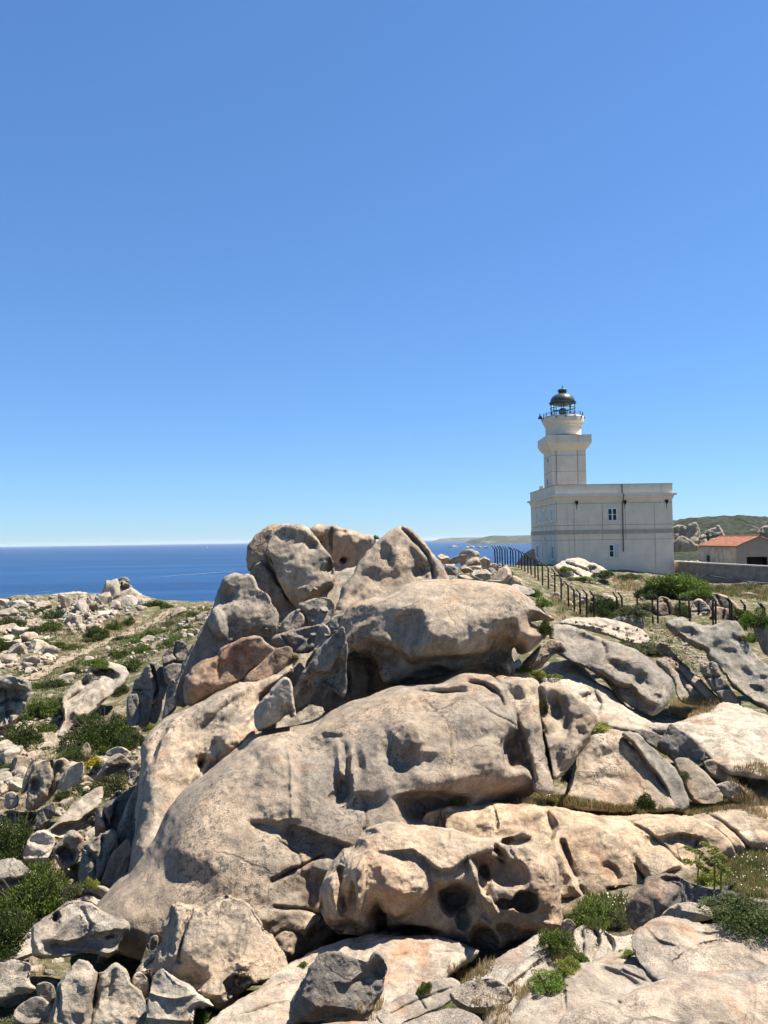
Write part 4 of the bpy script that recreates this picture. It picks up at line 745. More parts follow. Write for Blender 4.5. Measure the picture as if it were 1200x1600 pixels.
rock('pale bare rock hump below the lighthouse wall', [(866,888),(874,878),(890,873),(905,872),(920,877),(938,884),(950,892),(956,902),(940,908),(925,916),(900,912),(880,902)], 78, 3.0, 16, ty=1.0, mat='pale', seed=117, rough=1.6, ops=[C([(885,880),(915,890),(945,905)],1.4,-0.8), B(925,888,6,4,-0.8,0,2), C([(890,890),(910,902)],1.2,-0.6)])
rock('sunlit ledge of rock left of the lighthouse, behind the fence', [(806,884),(812,872),(822,864),(834,858),(838,872),(836,888),(820,892)], 94, 1.5, 8, mat='pale', seed=118, rough=1.4)
rock('split rounded rock behind the fence below the green bush', [(1022,948),(1028,934),(1036,932),(1046,936),(1052,948),(1054,962),(1040,964),(1026,960)], 56, 1.0, 8, mat='red', seed=119, ops=[C([(1036,934),(1044,946),(1046,962)],1.4,-0.5)])
rock('big rounded boulder behind the right part of the fence', [(1088,938),(1096,928),(1110,925),(1124,928),(1136,932),(1152,944),(1160,956),(1150,962),(1120,952),(1098,948)], 60, 1.6, 10, mat='granite', seed=120, ops=[C([(1120,930),(1130,950)],1.4,-0.5)])
rock('brown block below the big rounded boulder behind the fence', [(1112,962),(1116,948),(1134,950),(1160,958),(1176,970),(1184,982),(1170,992),(1140,985),(1118,975)], 55, 1.4, 10, mat='red', seed=121, ops=[C([(1132,952),(1128,976)],1.4,-0.5), C([(1150,958),(1154,985)],1.4,-0.4)])
rock('cracked grey blocks left of the brown block behind the fence', [(1078,966),(1080,944),(1090,936),(1102,940),(1110,952),(1108,972),(1094,976),(1082,974)], 56, 1.2, 8, mat='grey', seed=122, rough=1.8, ops=[C([(1092,940),(1090,974)],1.3,-0.5), C([(1080,956),(1108,954)],1.3,-0.4)])
rock('flat pale rock in the dry grass below the cement wall', [(1150,932),(1158,927),(1172,926),(1184,930),(1186,935),(1170,937),(1156,937)], 72, 0.6, mat='pale', seed=123)
# ------------------------------------------------------------------ loose rocks (copies of a few shapes)
bpy.context.view_layer.update()
DG = bpy.context.evaluated_depsgraph_get()
def hit(px, py):
    d = Vector(P(px, py, 1.0).tolist()).normalized()
    ok, loc, nor, idx, ob, _ = scn.ray_cast(DG, Vector((0, 0, 0)), d)
    return (loc.copy(), nor.copy(), ob) if ok else None
PROTO = []
def make_proto(k, sub):
    rs = np.random.RandomState(100+k)
    bm = bmesh.new(); bmesh.ops.create_icosphere(bm, subdivisions=sub, radius=1.0)
    v = np.array([q.co[:] for q in bm.verts]); f = np.array([[x.index for x in q.verts] for q in bm.faces]); bm.free()
    sc = np.array([1.0, rs.uniform(0.65, 0.95), rs.uniform(0.5, 0.85)])
    for j in range(rs.randint(11, 18)):
        n = rs.normal(size=3); n /= np.linalg.norm(n); c_ = rs.uniform(0.40, 0.80)
        ov = np.clip(v@n-c_, 0, None); v = v-(ov*rs.uniform(0.9, 1.0))[:, None]*n
    nn = v/np.linalg.norm(v, axis=1)[:, None]
    v = v + nn*(0.07*fbm(v, 0.9, 2, 0.5, k*3.1)-0.05*np.abs(fbm(v, 0.5, 2, 0.5, k*2.1))+0.03*fbm(v, 0.25, 3, 0.6, k*1.7))[:, None]
    v = v*sc
    v[:, 2] -= np.percentile(v[:, 2], 12)
    me = bpy.data.meshes.new('rock_shape')
    me.from_pydata(v.tolist(), [], f.tolist()); me.update()
    me.polygons.foreach_set('use_smooth', np.ones(len(me.polygons), bool))
    return me
SHAPES = {}
def shape(k, sub, mat):
    key = (k, sub, mat)
    if key not in SHAPES:
        base = SHAPES.get((k, sub))
        if base is None: base = SHAPES[(k, sub)] = make_proto(k, sub)
        me = base.copy(); me.materials.append(M[mat]); SHAPES[key] = me
    return SHAPES[key]
R_ = random.Random(11)
LAND = [(120,1450,'the fish-shaped boulder'),(335,1480,'the ridged boulder'),(155,1560,'the twin-humped boulder'),(270,1560,'the pointed grey boulder'),(60,1330,'the faceted gully boulder'),(108,1325,'the paw-like rock'),(110,1270,'the long tilted slab'),(180,1195,'the tapered grey boulder'),(75,1225,'the hollow-faced gully rock'),(115,1210,'the angular pale block'),(18,1250,'the round white boulder'),
 (150,1140,'the great juniper'),(20,1095,'the layered overhanging outcrop'),(140,1080,'the whaleback rock'),(230,1065,'the cracked tor'),(150,1345,'the mottled grey rock'),(185,1350,'the smooth upright stone'),(180,1270,'the tall leaning slab'),(50,1410,'the biggest juniper'),(20,1300,'the mid-gully juniper'),(10,1370,'the flat grey edge rock'),(145,1195,'the yellow flowering bush'),
 (380,950,'the grey shoulder boulder'),(470,885,'the skull-shaped boulder'),(610,880,'the pointed leaning boulder'),(700,985,'the overhanging boulder'),(955,1050,'the whale-backed boulder'),(1130,1020,'the knobbly boulder'),(970,968,'the square-headed rock'),(1090,960,'the cracked grey fence blocks'),(1145,970,'the brown fence block'),(1038,948,'the split rounded rock'),(910,890,'the pale rock hump'),(800,865,'the crowded far posts'),(1075,1070,'the striated sloping rock'),(1050,1028,'the slanting brown slab'),
 (1150,1240,'the loaf-shaped boulder'),(1090,1225,'the egg-shaped boulder'),(1065,1165,'the shaded rock fin'),(690,1400,'the honeycombed boulder'),(530,1545,'the dark pyramid block'),(888,1505,'the yellow platform plant'),(940,1420,'the green grass clump'),(800,1500,'the thin slanting layers'),(1110,1490,'the domed near slab'),(890,1560,'the cracked middle slab'),(30,985,'the hilltop edge shrubs'),(85,965,'the two far dark shrubs'),(65,1005,'the low outcrop shrub'),(5,1010,'the left-edge shrub'),(20,1040,'the near path end'),(300,1000,'the shaded lower-left boulder'),(275,1025,'the dark wedged rocks')]
COLN = {'granite': 'tan', 'grey': 'grey', 'pale': 'pale', 'farrock': 'weathered', 'dark': 'dark', 'slab': 'pinkish', 'warm': 'warm brown', 'red': 'reddish'}
SEEN = {}
def singled(px, py, wpx, mat, what, squash=1.0):
    d, lx, ly, nm = min(((lx-px)**2+(ly-py)**2, lx, ly, nm) for lx, ly, nm in LAND)
    dx, dy = px-lx, py-ly
    dr = ('just right of' if dx > 0 else 'just left of') if abs(dx) > abs(dy) else ('just below' if dy > 0 else 'just above')
    if d > 55**2: dr = dr.replace('just', 'well')
    sz = 'tiny' if wpx < 10 else 'small' if wpx < 16 else 'middling' if wpx < 26 else 'large'
    return '%s %s %s %s %s' % (sz, COLN[mat], what, dr, nm)
ORD = ['', ', second nearest', ', third nearest', ', fourth nearest', ', fifth nearest', ', sixth nearest', ', seventh nearest', ', eighth nearest']
def finish_labels():
    for lb, ls in SEEN.items():
        ls.sort(key=lambda q: q[0])
        for i, (d, o) in enumerate(ls):
            o['label'] = lb + (ORD[i] if i < len(ORD) else ', farther off')
            if i == 0 and len(ls) > 1: o['label'] = lb + ', nearest'
def loose(loc, w, mat, label, group, sub=4, rz=None, tilt=0.25, squash=1.0):
    me = shape(R_.randrange(12), sub, mat)
    o = bpy.data.objects.new('rock', me); COL.objects.link(o)
    o.location = loc
    o.rotation_euler = (R_.uniform(-tilt, tilt), R_.uniform(-tilt, tilt), R_.uniform(0, 6.28) if rz is None else rz)
    s = w*0.5*1.12
    o.scale = (s, s*R_.uniform(0.85, 1.1), s*R_.uniform(0.75, 1.1)*squash)
    tag(o, label, 'rock', group)
    return o
def rubble(name, label, items, mat, sub=2):
    """countless small stones joined into one mesh; items: (location, width, squash)"""
    VV, FF, b0 = [], [], 0
    base = []
    for k in range(8):
        me = SHAPES.get((k, sub)) or SHAPES.setdefault((k, sub), make_proto(k, sub))
        v = np.empty(len(me.vertices)*3, np.float32); me.vertices.foreach_get('co', v); f = np.array([p.vertices[:] for p in me.polygons])
        base.append((v.reshape(-1, 3), f))
    for loc, w, sq in items:
        v, f = base[R_.randrange(8)]
        rot = np.array(Euler((R_.uniform(-0.5, 0.5), R_.uniform(-0.5, 0.5), R_.uniform(0, 6.28))).to_matrix())
        s = w*0.56
        vv = (v*np.array([s, s*R_.uniform(0.7, 1.1), s*R_.uniform(0.7, 1.2)*sq])) @ rot.T + np.array(loc)
        VV.append(vv); FF.append(f+b0); b0 += len(v)
    if not VV: return
    o = link_mesh(name, np.concatenate(VV), np.concatenate(FF), M[mat], smooth=True)
    tag(o, label, 'rubble', None, 'stuff')
def strew_stuff(poly, n, wpx, mat, label, seed, on=('ground',), squash=1.0, power=1.6, sub=2):
    it = []; rs = np.random.RandomState(seed)
    for (x, y) in in_poly_pts(poly, n, seed):
        h = hit(x, y)
        if h is None or (on and h[2].name not in on): continue
        w = (wpx[0]+(wpx[1]-wpx[0])*rs.uniform()**power)*h[0].y/F_PX
        it.append((np.array(h[0])-np.array([0, 0, 0.08*w]), w, squash))
    rubble('rubble', label, it, mat, sub)
def in_poly_pts(poly, n, seed):
    rs = np.random.RandomState(seed); pl = np.array(poly, float); lo, hi = pl.min(0), pl.max(0); out = []
    while len(out) < n:
        q = rs.uniform(lo, hi, size=(n*3, 2)); q = q[inside(q, pl)]; out += q.tolist()
    return out[:n]
def strew(poly, n, wpx, mats, label, group, seed, sub=3, on=('ground',), sink=0.1, squash=1.0, maxw=9.0, what='rock'):
    for (x, y) in in_poly_pts(poly, n, seed):
        h = hit(x, y)
        if h is None or (on and h[2].name not in on): continue
        dist = h[0].y
        wp = R_.uniform(wpx[0], wpx[1])*(1 if R_.random() < 0.8 else 1.5)
        w = min(wp*dist/F_PX, maxw); mt = R_.choice(mats)
        lb = singled(x, y, wp, mt, what)
        o = loose(h[0]-Vector((0, 0, sink*w)), w, mt, lb, group, sub, squash=squash)
        lx, ly = min(LAND, key=lambda q: (q[0]-x)**2+(q[1]-y)**2)[:2]
        SEEN.setdefault(lb, []).append(((lx-x)**2+(ly-y)**2, o))
MX = ['granite', 'grey', 'pale', 'pale', 'granite']
FX = ['farrock', 'farrock', 'pale', 'granite']
# far left hill: rubble nobody could count
strew_stuff([(0,945),(40,932),(75,935),(150,930),(175,925),(215,925),(250,942),(215,962),(170,968),(150,985),(90,985),(40,975),(0,975)], 460, (4,17), 'farrock', 'jumble of small pale rocks along the far left skyline', 1)
strew_stuff([(92,938),(150,934),(165,985),(112,992)], 150, (6,14), 'farrock', 'crowded upright blocks of the rock pile on the far left hill', 2, squash=1.5)
strew_stuff([(0,985),(35,965),(60,985),(55,1010),(90,1025),(70,1050),(0,1055)], 150, (6,18), 'pale', 'pinkish stones of the outcrop at the far left edge, above the path', 3)
strew_stuff([(120,985),(200,960),(260,955),(230,985),(150,1015),(60,1050),(40,1060)], 90, (2,6), 'farrock', 'little stones strewn in the dry grass above the path', 4)
strew_stuff([(80,1065),(140,1030),(200,1005),(280,955),(330,945),(330,985),(260,1015),(200,1035),(120,1070)], 280, (3,12), 'farrock', 'pale stones strewn over the scrubby slope below the path', 5)
strew_stuff([(0,1135),(45,1110),(220,1130),(215,1240),(150,1310),(160,1400),(0,1420)], 700, (4,16), 'pale', 'broken stones covering the floor of the left gully', 6, sub=3)
strew_stuff([(1052,850),(1100,850),(1100,882),(1052,882)], 140, (5,13), 'farrock', 'pale rubble between the lighthouse and the house', 7)
strew_stuff([(820,880),(870,900),(960,930),(1060,915),(1060,945),(950,960),(850,925)], 110, (3,10), 'farrock', 'small stones on the lighthouse slope behind the fence', 8)
strew_stuff([(1010,985),(1060,985),(1110,1030),(1130,1060),(1090,1060),(1040,1030),(940,985),(880,970)], 220, (3,10), 'granite', 'gravelly rubble on the slope below the fence', 9, on=None)
strew_stuff([(682,872),(740,862),(772,872),(800,900),(850,935),(850,960),(800,918),(720,905),(700,908)], 160, (6,18), 'grey', 'small stones of the jumble between the heap and the fence', 10)
# rocks one can tell apart
strew([(0,985),(35,965),(60,985),(55,1010),(90,1025),(70,1050),(0,1055)], 26, (14,30), ['pale','granite','pale'], '', 'rocks of the outcrop above the path', 23, what='outcrop rock')
strew([(95,942),(150,938),(160,985),(110,990)], 10, (12,20), ['farrock'], '', 'blocks of the far rock pile', 24, squash=1.3, what='block')
strew([(240,1000),(330,945),(335,960),(300,1000),(270,1030)], 20, (8,18), MX, '', 'rocks left of the heap shoulder', 6)
strew([(0,1135),(45,1110),(60,1180),(40,1230),(0,1260)], 38, (12,30), MX, '', 'rocks of the left edge pile', 7, sub=4)
strew([(45,1190),(220,1150),(215,1240),(150,1310),(30,1320)], 46, (12,34), MX, '', 'broken rocks in the left gully', 8, sub=4)
strew([(0,1105),(60,1100),(225,1120),(210,1240),(140,1310),(0,1330)], 30, (26,52), ['granite','grey','pale'], '', 'half-buried boulders of the left gully', 31, sub=4, sink=0.22, what='half-buried boulder')
strew([(0,1300),(150,1300),(150,1400),(0,1420)], 22, (16,38), MX, '', 'rocks in the lower gully', 9, sub=4)
strew([(30,1380),(240,1400),(260,1500),(0,1540)], 24, (18,46), MX, '', 'rocks around the fish-shaped boulder', 10, sub=4)
strew([(0,1530),(250,1540),(340,1600),(0,1610)], 16, (20,50), ['pale','grey','granite'], '', 'stones along the bottom left edge', 11, sub=4, what='stone')
strew([(682,872),(740,862),(772,872),(800,900),(850,935),(850,960),(800,918),(720,905),(700,908)], 34, (14,32), MX, '', 'rocks between heap and fence', 12, sub=4, squash=1.2)
for i, (x, y, w, h_, Y, mt) in enumerate([(694,876,24,14,52,'granite'),(716,874,30,13,54,'granite'),(742,877,26,20,56,'granite'),(758,882,22,22,55,'pale'),(706,892,30,18,47,'grey'),(728,889,26,16,48,'granite'),(756,900,30,14,46,'grey'),(784,905,34,22,46,'granite'),(810,922,42,18,44,'pale'),(770,912,30,16,42,'grey'),(726,908,34,16,40,'granite'),(700,905,26,14,40,'grey')]):
    w0 = w*Y/F_PX; p = PV(x, y, Y)
    p.z -= 0.32*h_*Y/F_PX
    loose(p, w0*1.3, mt, ['rounded','flat','square','pale','broken','leaning','split','long','low','stubby','creased','half-buried'][i]+' rock of the rear outcrop, %s' % ['at its upper left end','second along its top','third along its top','at the top beside the fence end','below its upper left end','in its middle row','right of its middle','just below the first fence posts','nearest the fence foot','low down in its middle','just above the overhanging boulder','at its lower left end'][i], 'rocks of the rear outcrop', 4, squash=h_/w*1.6)
strew([(860,925),(960,935),(1010,975),(1090,985),(1200,985),(1200,1000),(1060,1000),(1000,985),(900,968)], 22, (10,24), MX, '', 'rocks along the fence', 13, sub=4)
strew([(1010,990),(1060,985),(1110,1030),(1130,1060),(1090,1060),(1040,1030)], 10, (9,20), MX, '', 'rubble left of the knobbly boulder', 14, sub=4, on=None, what='stone')
strew([(1120,1205),(1200,1190),(1200,1262),(1140,1258)], 14, (12,26), ['pale','warm','granite'], '', 'stones at the right end of the ledge', 15, sub=4, what='stone')
strew([(740,1490),(880,1460),(1000,1450),(900,1530),(800,1560)], 24, (10,26), ['pale','slab'], '', 'small rocks of the near platform', 18, sub=4)
strew([(500,1500),(760,1500),(700,1600),(560,1600)], 10, (10,24), ['pale','slab'], '', 'stones beside the pyramid block', 19, sub=4, what='stone')
strew([(400,920),(540,900),(530,1000),(420,1010)], 12, (8,16), ['grey','dark'], '', 'rubble in the summit cleft', 20, sub=4, on=None, what='wedged stone')
for x, y, w, h_, mt in [(174,938,34,26,'pale'),(207,938,36,24,'farrock'),(160,940,30,18,'pale'),(224,943,28,16,'pale'),(12,962,30,16,'pale'),(30,950,26,15,'pale'),(50,944,24,12,'farrock'),(66,950,30,14,'pale'),(104,952,18,22,'farrock'),(116,948,22,20,'pale'),(128,958,20,26,'farrock'),(140,950,18,20,'pale'),(110,972,20,22,'farrock'),(124,978,20,22,'pale'),(146,972,18,18,'farrock'),(160,944,26,16,'pale'),(170,938,20,16,'farrock'),(164,962,34,12,'pale'),(196,944,34,16,'farrock'),(214,944,22,14,'pale'),(226,940,16,12,'farrock'),(182,950,26,12,'pale'),
  (32,990,34,24,'pale'),(10,1018,40,24,'pale'),(30,1022,30,16,'pale'),(58,1018,30,16,'pale'),(70,1000,22,10,'pale'),(8,1036,34,16,'granite'),(44,1038,30,12,'pale'),(76,1030,26,10,'pale'),(62,982,22,12,'farrock'),(5,948,20,14,'farrock'),(232,1000,24,10,'farrock'),(280,958,26,10,'farrock'),(296,972,22,10,'pale'),(246,1012,24,14,'granite'),(142,1036,20,10,'pale'),(168,1016,18,9,'farrock'),(100,1062,24,10,'pale'),(22,1150,40,20,'pale'),(12,1190,44,34,'pale'),(30,1205,30,26,'granite'),(8,1222,36,22,'pale'),(60,1210,20,22,'granite')]:
    h = hit(x, y)
    if h is None or h[2].name != 'ground': continue
    k = h[0].y/F_PX; lb = singled(x, y-h_/2, w, mt, 'jagged rock')
    o = loose(h[0]-Vector((0, 0, 0.20*h_*k)), w*k*1.4, mt, lb, 'jagged rocks of the left hill', 4, squash=h_/w*1.75, tilt=0.4)
    lx, ly = min(LAND, key=lambda q: (q[0]-x)**2+(q[1]-y)**2)[:2]; SEEN.setdefault(lb, []).append(((lx-x)**2+(ly-y)**2, o))
finish_labels()
# skerries
for i, (x, y, w) in enumerate([(702,855.6,8),(709,855,12),(716,856,8),(730,856,10),(737,855.4,12),(748,856,10),(760,856.4,14),(770,856,8)]):
    p = PV(x, y, 5000.0); k = SEA_Z/p.z; loose(p*k, w*5000*k/F_PX, 'farrock', ['leftmost low skerry','second skerry from the left','third skerry from the left','fourth skerry from the left','fifth skerry from the left','sixth skerry from the left','broadest skerry, second from the right','rightmost low skerry'][i]+' in the sea behind the heap', 'skerries offshore', 3, tilt=0.05, squash=0.45)
# ------------------------------------------------------------------ lighthouse
LY = 92.0
def zf(y, Y=LY, x=960): return (hor(x)-y)*Y/F_PX
def xf(px, Y=LY): return (px-600+ (1 if px > 0 else 0)*0.0)*Y/F_PX
X0, X1, Y0_, Y1_ = xf(868.5), xf(1051), LY, LY+15.6
zb, zc0, zc1, zp = -6.5, zf(774.8), zf(771.8), zf(757)
lh = empty('lighthouse', ((X0+X1)/2, (Y0_+Y1_)/2, zf(894)))
tag(lh, 'white square lighthouse with two-storey block and round lantern tower', 'lighthouse')
wl = MB()
wl.box(X0, X1, Y0_, Y1_, zb, zc0-0.55).frus((X0,X1,Y0_,Y1_), (X0-0.22,X1+0.22,Y0_-0.22,Y1_+0.22), zc0-0.55, zc0)
wl.box(X0-0.06, X1+0.06, Y0_-0.06, Y1_+0.06, zb, zf(891))
main_wall = wl.build('wall', M['plaster'], lh)
MB().box(X0-0.42, X1+0.42, Y0_-0.42, Y1_+0.42, zc0, zc1).build('cornice', M['ledge'], lh)
pp = MB()
pp.box(X0-0.05, X1+0.05, Y0_-0.05, Y0_+0.30, zc1, zp).box(X0-0.05, X1+0.05, Y1_-0.30, Y1_+0.05, zc1, zp)
pp.box(X0-0.048, X0+0.30, Y0_+0.30, Y1_-0.30, zc1, zp-0.004).box(X1-0.30, X1+0.048, Y0_+0.30, Y1_-0.30, zc1, zp-0.004)
par = pp.build('parapet', M['plaster'], lh)
cp = MB(); cp.box(X0-0.10, X1+0.10, Y0_-0.10, Y0_+0.36, zp, zp+0.07).box(X0-0.10, X0+0.36, Y0_+0.36, Y1_+0.1, zp, zp+0.066).box(X1-0.36, X1+0.10, Y0_+0.36, Y1_+0.1, zp, zp+0.066)
cp.build('coping', M['band'], par)
MB().box(X0+0.1, X1-0.1, Y0_+0.1, Y1_-0.1, zc1-0.2, zc1+0.12).build('flat_roof', M['cement'], lh)
MB().box(X0-0.07, X1+0.07, Y0_-0.07, Y1_+0.07, zf(834), zf(827.5)).build('string_course', M['band'], lh)
def strap_h(y, m='strap'):
    q = MB(); z = zf(y)
    q.box(X0-0.02, X1+0.02, Y0_-0.02, Y0_+0.05, z-0.018, z+0.018); q.box(X0-0.02, X0+0.05, Y0_+0.06, Y1_, z-0.018, z+0.018)
    q.build('conductor_strap', M[m], lh)
strap_h(786); strap_h(820); strap_h(843)
def strap_v(px, ya, yb, m='strap', w=0.018):
    x = xf(px); MB().box(x-w, x+w, Y0_-0.028, Y0_+0.05, zf(yb), zf(ya)).build('conductor_strap', M[m], lh)
strap_v(897, 780, 872, 'strap_l'); strap_v(941, 786, 844); strap_v(977, 779, 843, 'strap_l'); strap_v(1022.5, 786, 890, 'strap_l', 0.028)
strap_v(869.5, 778, 870, 'strap_l')
# downpipe with a kink
xd = xf(972.5); yq = Y0_-0.13
MB().tube([(xd, yq+0.0, zf(757)), (xd, yq-0.02, zf(770)), (xd+0.05, Y0_-0.55, zf(772.5)), (xd+0.06, Y0_-0.53, zf(776)), (xd+0.02, yq, zf(786)), (xd, yq, zf(800)), (xd-0.03, yq, zf(862))], 0.062, 8).build('downpipe', M['pipe'], lh)
for px, n in ((901.3, 1), (976.8, 1), (1042, 1)):
    x = xf(px); o = MB().box(x-0.17, x+0.17, Y0_-0.14, Y0_+0.05, zf(786), zf(782)).box(x-0.10, x+0.10, Y0_-0.20, Y0_-0.145, zf(788), zf(784)).build('drain_spout', M['black'], lh)
    MB().poly([(x-0.10,Y0_-0.006,zf(786)),(x+0.10,Y0_-0.006,zf(786)),(x+0.05,Y0_-0.006,zf(795)),(x-0.02,Y0_-0.006,zf(797)),(x-0.07,Y0_-0.006,zf(793))], [(0,4,3,2,1)]).build('rust_streak', M['ruststain'], o)
def window(px0, px1, ya, yb, surround, open_right):
    x0, x1, z0, z1 = xf(px0), xf(px1), zf(yb), zf(ya)
    fr = MB(); w = 0.10
    yy0, yy1 = Y0_-0.10, Y0_+0.02
    fr.box(x0, x0+w, yy0, yy1, z0, z1).box(x1-w, x1, yy0, yy1, z0, z1).box(x0+w, x1-w, yy0, yy1, z1-w, z1).box(x0+w, x1-w, yy0, yy1, z0, z0+w)
    xm = (x0+x1)/2; fr.box(xm-0.07, xm+0.07, yy0+0.005, yy1, z0+w, z1-w)
    wd = fr.build('window', M['frame'], lh)
    for a, c in ((x0+w, xm-0.07), (xm+0.07, x1-w)):
        zm = (z0+z1)/2
        for zz0, zz1 in ((z0+w, zm-0.03), (zm+0.03, z1-w)):
            MB().box(a, c, Y0_-0.03, Y0_+0.01, zz0, zz1).build('pane', M['window_glass'], wd)
        MB().box(a, c, Y0_-0.05, Y0_+0.012, zm-0.03, zm+0.03).build('glazing_bar', M['frame'], wd)
    MB().box(x0-0.25, x1+0.2, Y0_-0.20, Y0_+0.03, z0-0.12, z0-0.002).build('sill', M['ledge'], wd)
    if surround:
        s_ = MB(); s_.box(x0-0.45, x0-0.01, Y0_-0.05, Y0_+0.03, z0, z1+0.28).box(x1+0.01, x1+0.2, Y0_-0.05, Y0_+0.03, z0, z1+0.28).box(x0-0.01, x1+0.01, Y0_-0.052, Y0_+0.03, z1+0.002, z1+0.28)
        s_.build('surround', M['plaster'], wd)
    if open_right:
        MB().box(xm+0.08, x1-0.05, Y0_-0.16, Y0_-0.11, z0+0.03, z1-0.03).build('shutter', M['shutter'], wd)
window(949, 964, 794, 814, True, False)
window(949.5, 966, 850.5, 871, False, True)
# narrow windows on the shaded left wall
def side_window(px, ya, yb, w, m='window_glass'):
    Yc = X0*F_PX/(px-600.0); sc_ = Yc/F_PX
    z0, z1 = (hor(px)-yb)*sc_, (hor(px)-ya)*sc_
    wd = MB().box(X0-0.06, X0+0.02, Yc-w-0.14, Yc+w+0.14, z0-0.14, z1+0.14).build('window', M['frame'], lh)
    MB().box(X0-0.075, X0-0.0, Yc-w, Yc+w, z0, z1).build('pane', M[m], wd)
    MB().box(X0-0.16, X0+0.0, Yc-w-0.2, Yc+w+0.2, z0-0.24, z0-0.145).build('sill', M['ledge'], wd)
for a in ((862, 796, 814, 0.5), (849.5, 799, 817, 0.5), (838.5, 801, 819, 0.5), (855.5, 807, 815, 0.25), (843.5, 811, 818, 0.25), (850.2, 836, 845, 0.25), (839, 853, 871, 0.55), (862.7, 854, 873, 0.5)):
    side_window(*a)
for px in (866, 860.5, 853.5, 846.5):
    Yc = X0*F_PX/(px-600.0); sc_ = Yc/F_PX
    MB().box(X0-0.024, X0+0.05, Yc-0.03, Yc+0.03, (hor(px)-872)*sc_, (hor(px)-790)*sc_).build('conductor_strap', M['strap_l'], lh)
# tower
TY0 = 97.0; tx0, tx1 = xf(864, TY0), xf(917.6, TY0); TY1 = TY0+(tx1-tx0)*1.12
def zt(y, Y=TY0, x=890): return (hor(x)-y)*Y/F_PX
tw = MB().box(tx0, tx1, TY0, TY1, zc1-0.1, zt(703)); k1, k2 = 0.35, 0.62
tw.frus((tx0,tx1,TY0,TY1), (tx0-k1,tx1+k1,TY0-k1,TY1+k1), zt(703), zt(698)).frus((tx0-k1,tx1+k1,TY0-k1,TY1+k1), (tx0-k2,tx1+k2,TY0-k2,TY1+k2), zt(698), zt(692))
tower = tw.build('tower', M['plaster'], lh)
MB().box(tx0-k2, tx1+k2, TY0-k2, TY1+k2, zt(692), zt(679.6)).build('corbelled_platform', M['plaster'], tower)
for y in (711, 736.2):
    z = zt(y); MB().box(tx0-0.018, tx1+0.018, TY0-0.018, TY1+0.018, z-0.018, z+0.018).build('conductor_strap', M['strap'], tower)
for px in (871.3, 904.5):
    x = xf(px, TY0); MB().box(x-0.026, x+0.026, TY0-0.024, TY0+0.03, zc1, zt(703)).build('conductor_strap', M['strap'], tower)
    MB().box(x-0.026, x+0.026, TY0-k2-0.02, TY0-k2+0.03, zt(691), zt(680.5)).build('conductor_strap', M['strap_l'], tower)
MB().box(tx0-0.05, tx0+0.02, TY0+2.6, TY0+3.1, zt(755), zt(746)).build('slit_window', M['window_glass'], tower)
MB().box(tx0-0.05, tx0+0.02, TY0+2.0, TY0+2.5, zt(719), zt(713)).build('slit_window', M['window_glass'], tower)
MB().box(X0+0.45, tx0-0.05, TY1+0.5, TY1+2.0, zc1+0.1, zt(759, TY1, 850)).build('roof_kiosk', M['plaster'], lh)
# round drum, gallery, lantern
LC = ((tx0+tx1)/2-0.05, (TY0+TY1)/2); DY = LC[1]; pm_ = DY/F_PX
def zl(y): return (hor(881)-y)*pm_
dr = 27.3*pm_; gr = 31.8*pm_; lr = 18.8*pm_; er = 19.8*pm_
MB().lathe([(dr+0.05, zl(681)), (dr, zl(679)), (dr, zl(667)), (dr+0.12, zl(665))], LC, 56).build('drum', M['plaster'], tower, smooth=False)
gal = MB().lathe([(dr+0.12, zl(666)), (gr-0.22, zl(663.5)), (gr-0.02, zl(661)), (gr+0.0, zl(658)), (gr+0.02, zl(653.5)), (gr-0.05, zl(651.5)), (lr*0.5, zl(651.2))], LC, 56).build('gallery', M['plaster'], tower)
for k in range(14):
    a = 2*math.pi*(k+0.3)/14; x, y = LC[0]+(gr+0.03)*math.cos(a), LC[1]+(gr+0.03)*math.sin(a)
    MB().tube([(x, y, zl(652.5)), (x, y, zl(657.5-1.5*(k % 3)))], [0.16, 0.03], 5).build('rust_streak', M['ruststain'], gal)
rl = MB()
for z in (zl(646.3), zl(648.6)):
    rl.tube([(LC[0]+(gr-0.1)*math.cos(2*math.pi*k/40), LC[1]+(gr-0.1)*math.sin(2*math.pi*k/40), z) for k in range(41)], 0.025, 5)
rail = rl.build('railing', M['greenmetal'], gal)
for k in range(16):
    a = 2*math.pi*k/16; x, y = LC[0]+(gr-0.1)*math.cos(a), LC[1]+(gr-0.1)*math.sin(a)
    MB().tube([(x, y, zl(652)), (x, y, zl(645.2))], 0.032, 6).build('rail_post', M['greenmetal'], gal)
ax = LC[0]-gr-0.35
MB().box(ax-0.2, ax+0.25, LC[1]-0.25, LC[1]+0.25, zl(653.5), zl(651)).box(ax-0.12, ax+0.18, LC[1]-0.2, LC[1]+0.2, zl(651), zl(648.8)).tube([(ax, LC[1], zl(649)), (ax, LC[1], zl(645))], 0.07, 6).build('signal_box', M['pipe'], gal)
lan = MB().lathe([(lr+0.06, zl(651.4)), (lr+0.06, zl(649.8)), (lr-0.1, zl(649.6))], LC, 32).build('lantern_base', M['greenmetal'], tower)
MB().lathe([(lr-0.03, zl(649.8)), (lr-0.03, zl(630.4))], LC, 32).build('lantern_glass', M['lantern_glass'], lan, smooth=True)
for k in range(10):
    a = 2*math.pi*(k+0.25)/10; x, y = LC[0]+lr*math.cos(a), LC[1]+lr*math.sin(a)
    MB().tube([(x, y, zl(650)), (x, y, zl(630))], 0.045, 6).build('mullion', M['greenmetal'], lan)
for z in (zl(643.5), zl(637)):
    MB().tube([(LC[0]+(lr+0.02)*math.cos(2*math.pi*k/32), LC[1]+(lr+0.02)*math.sin(2*math.pi*k/32), z) for k in range(33)], 0.05, 5).build('glazing_ring', M['greenmetal'], lan)
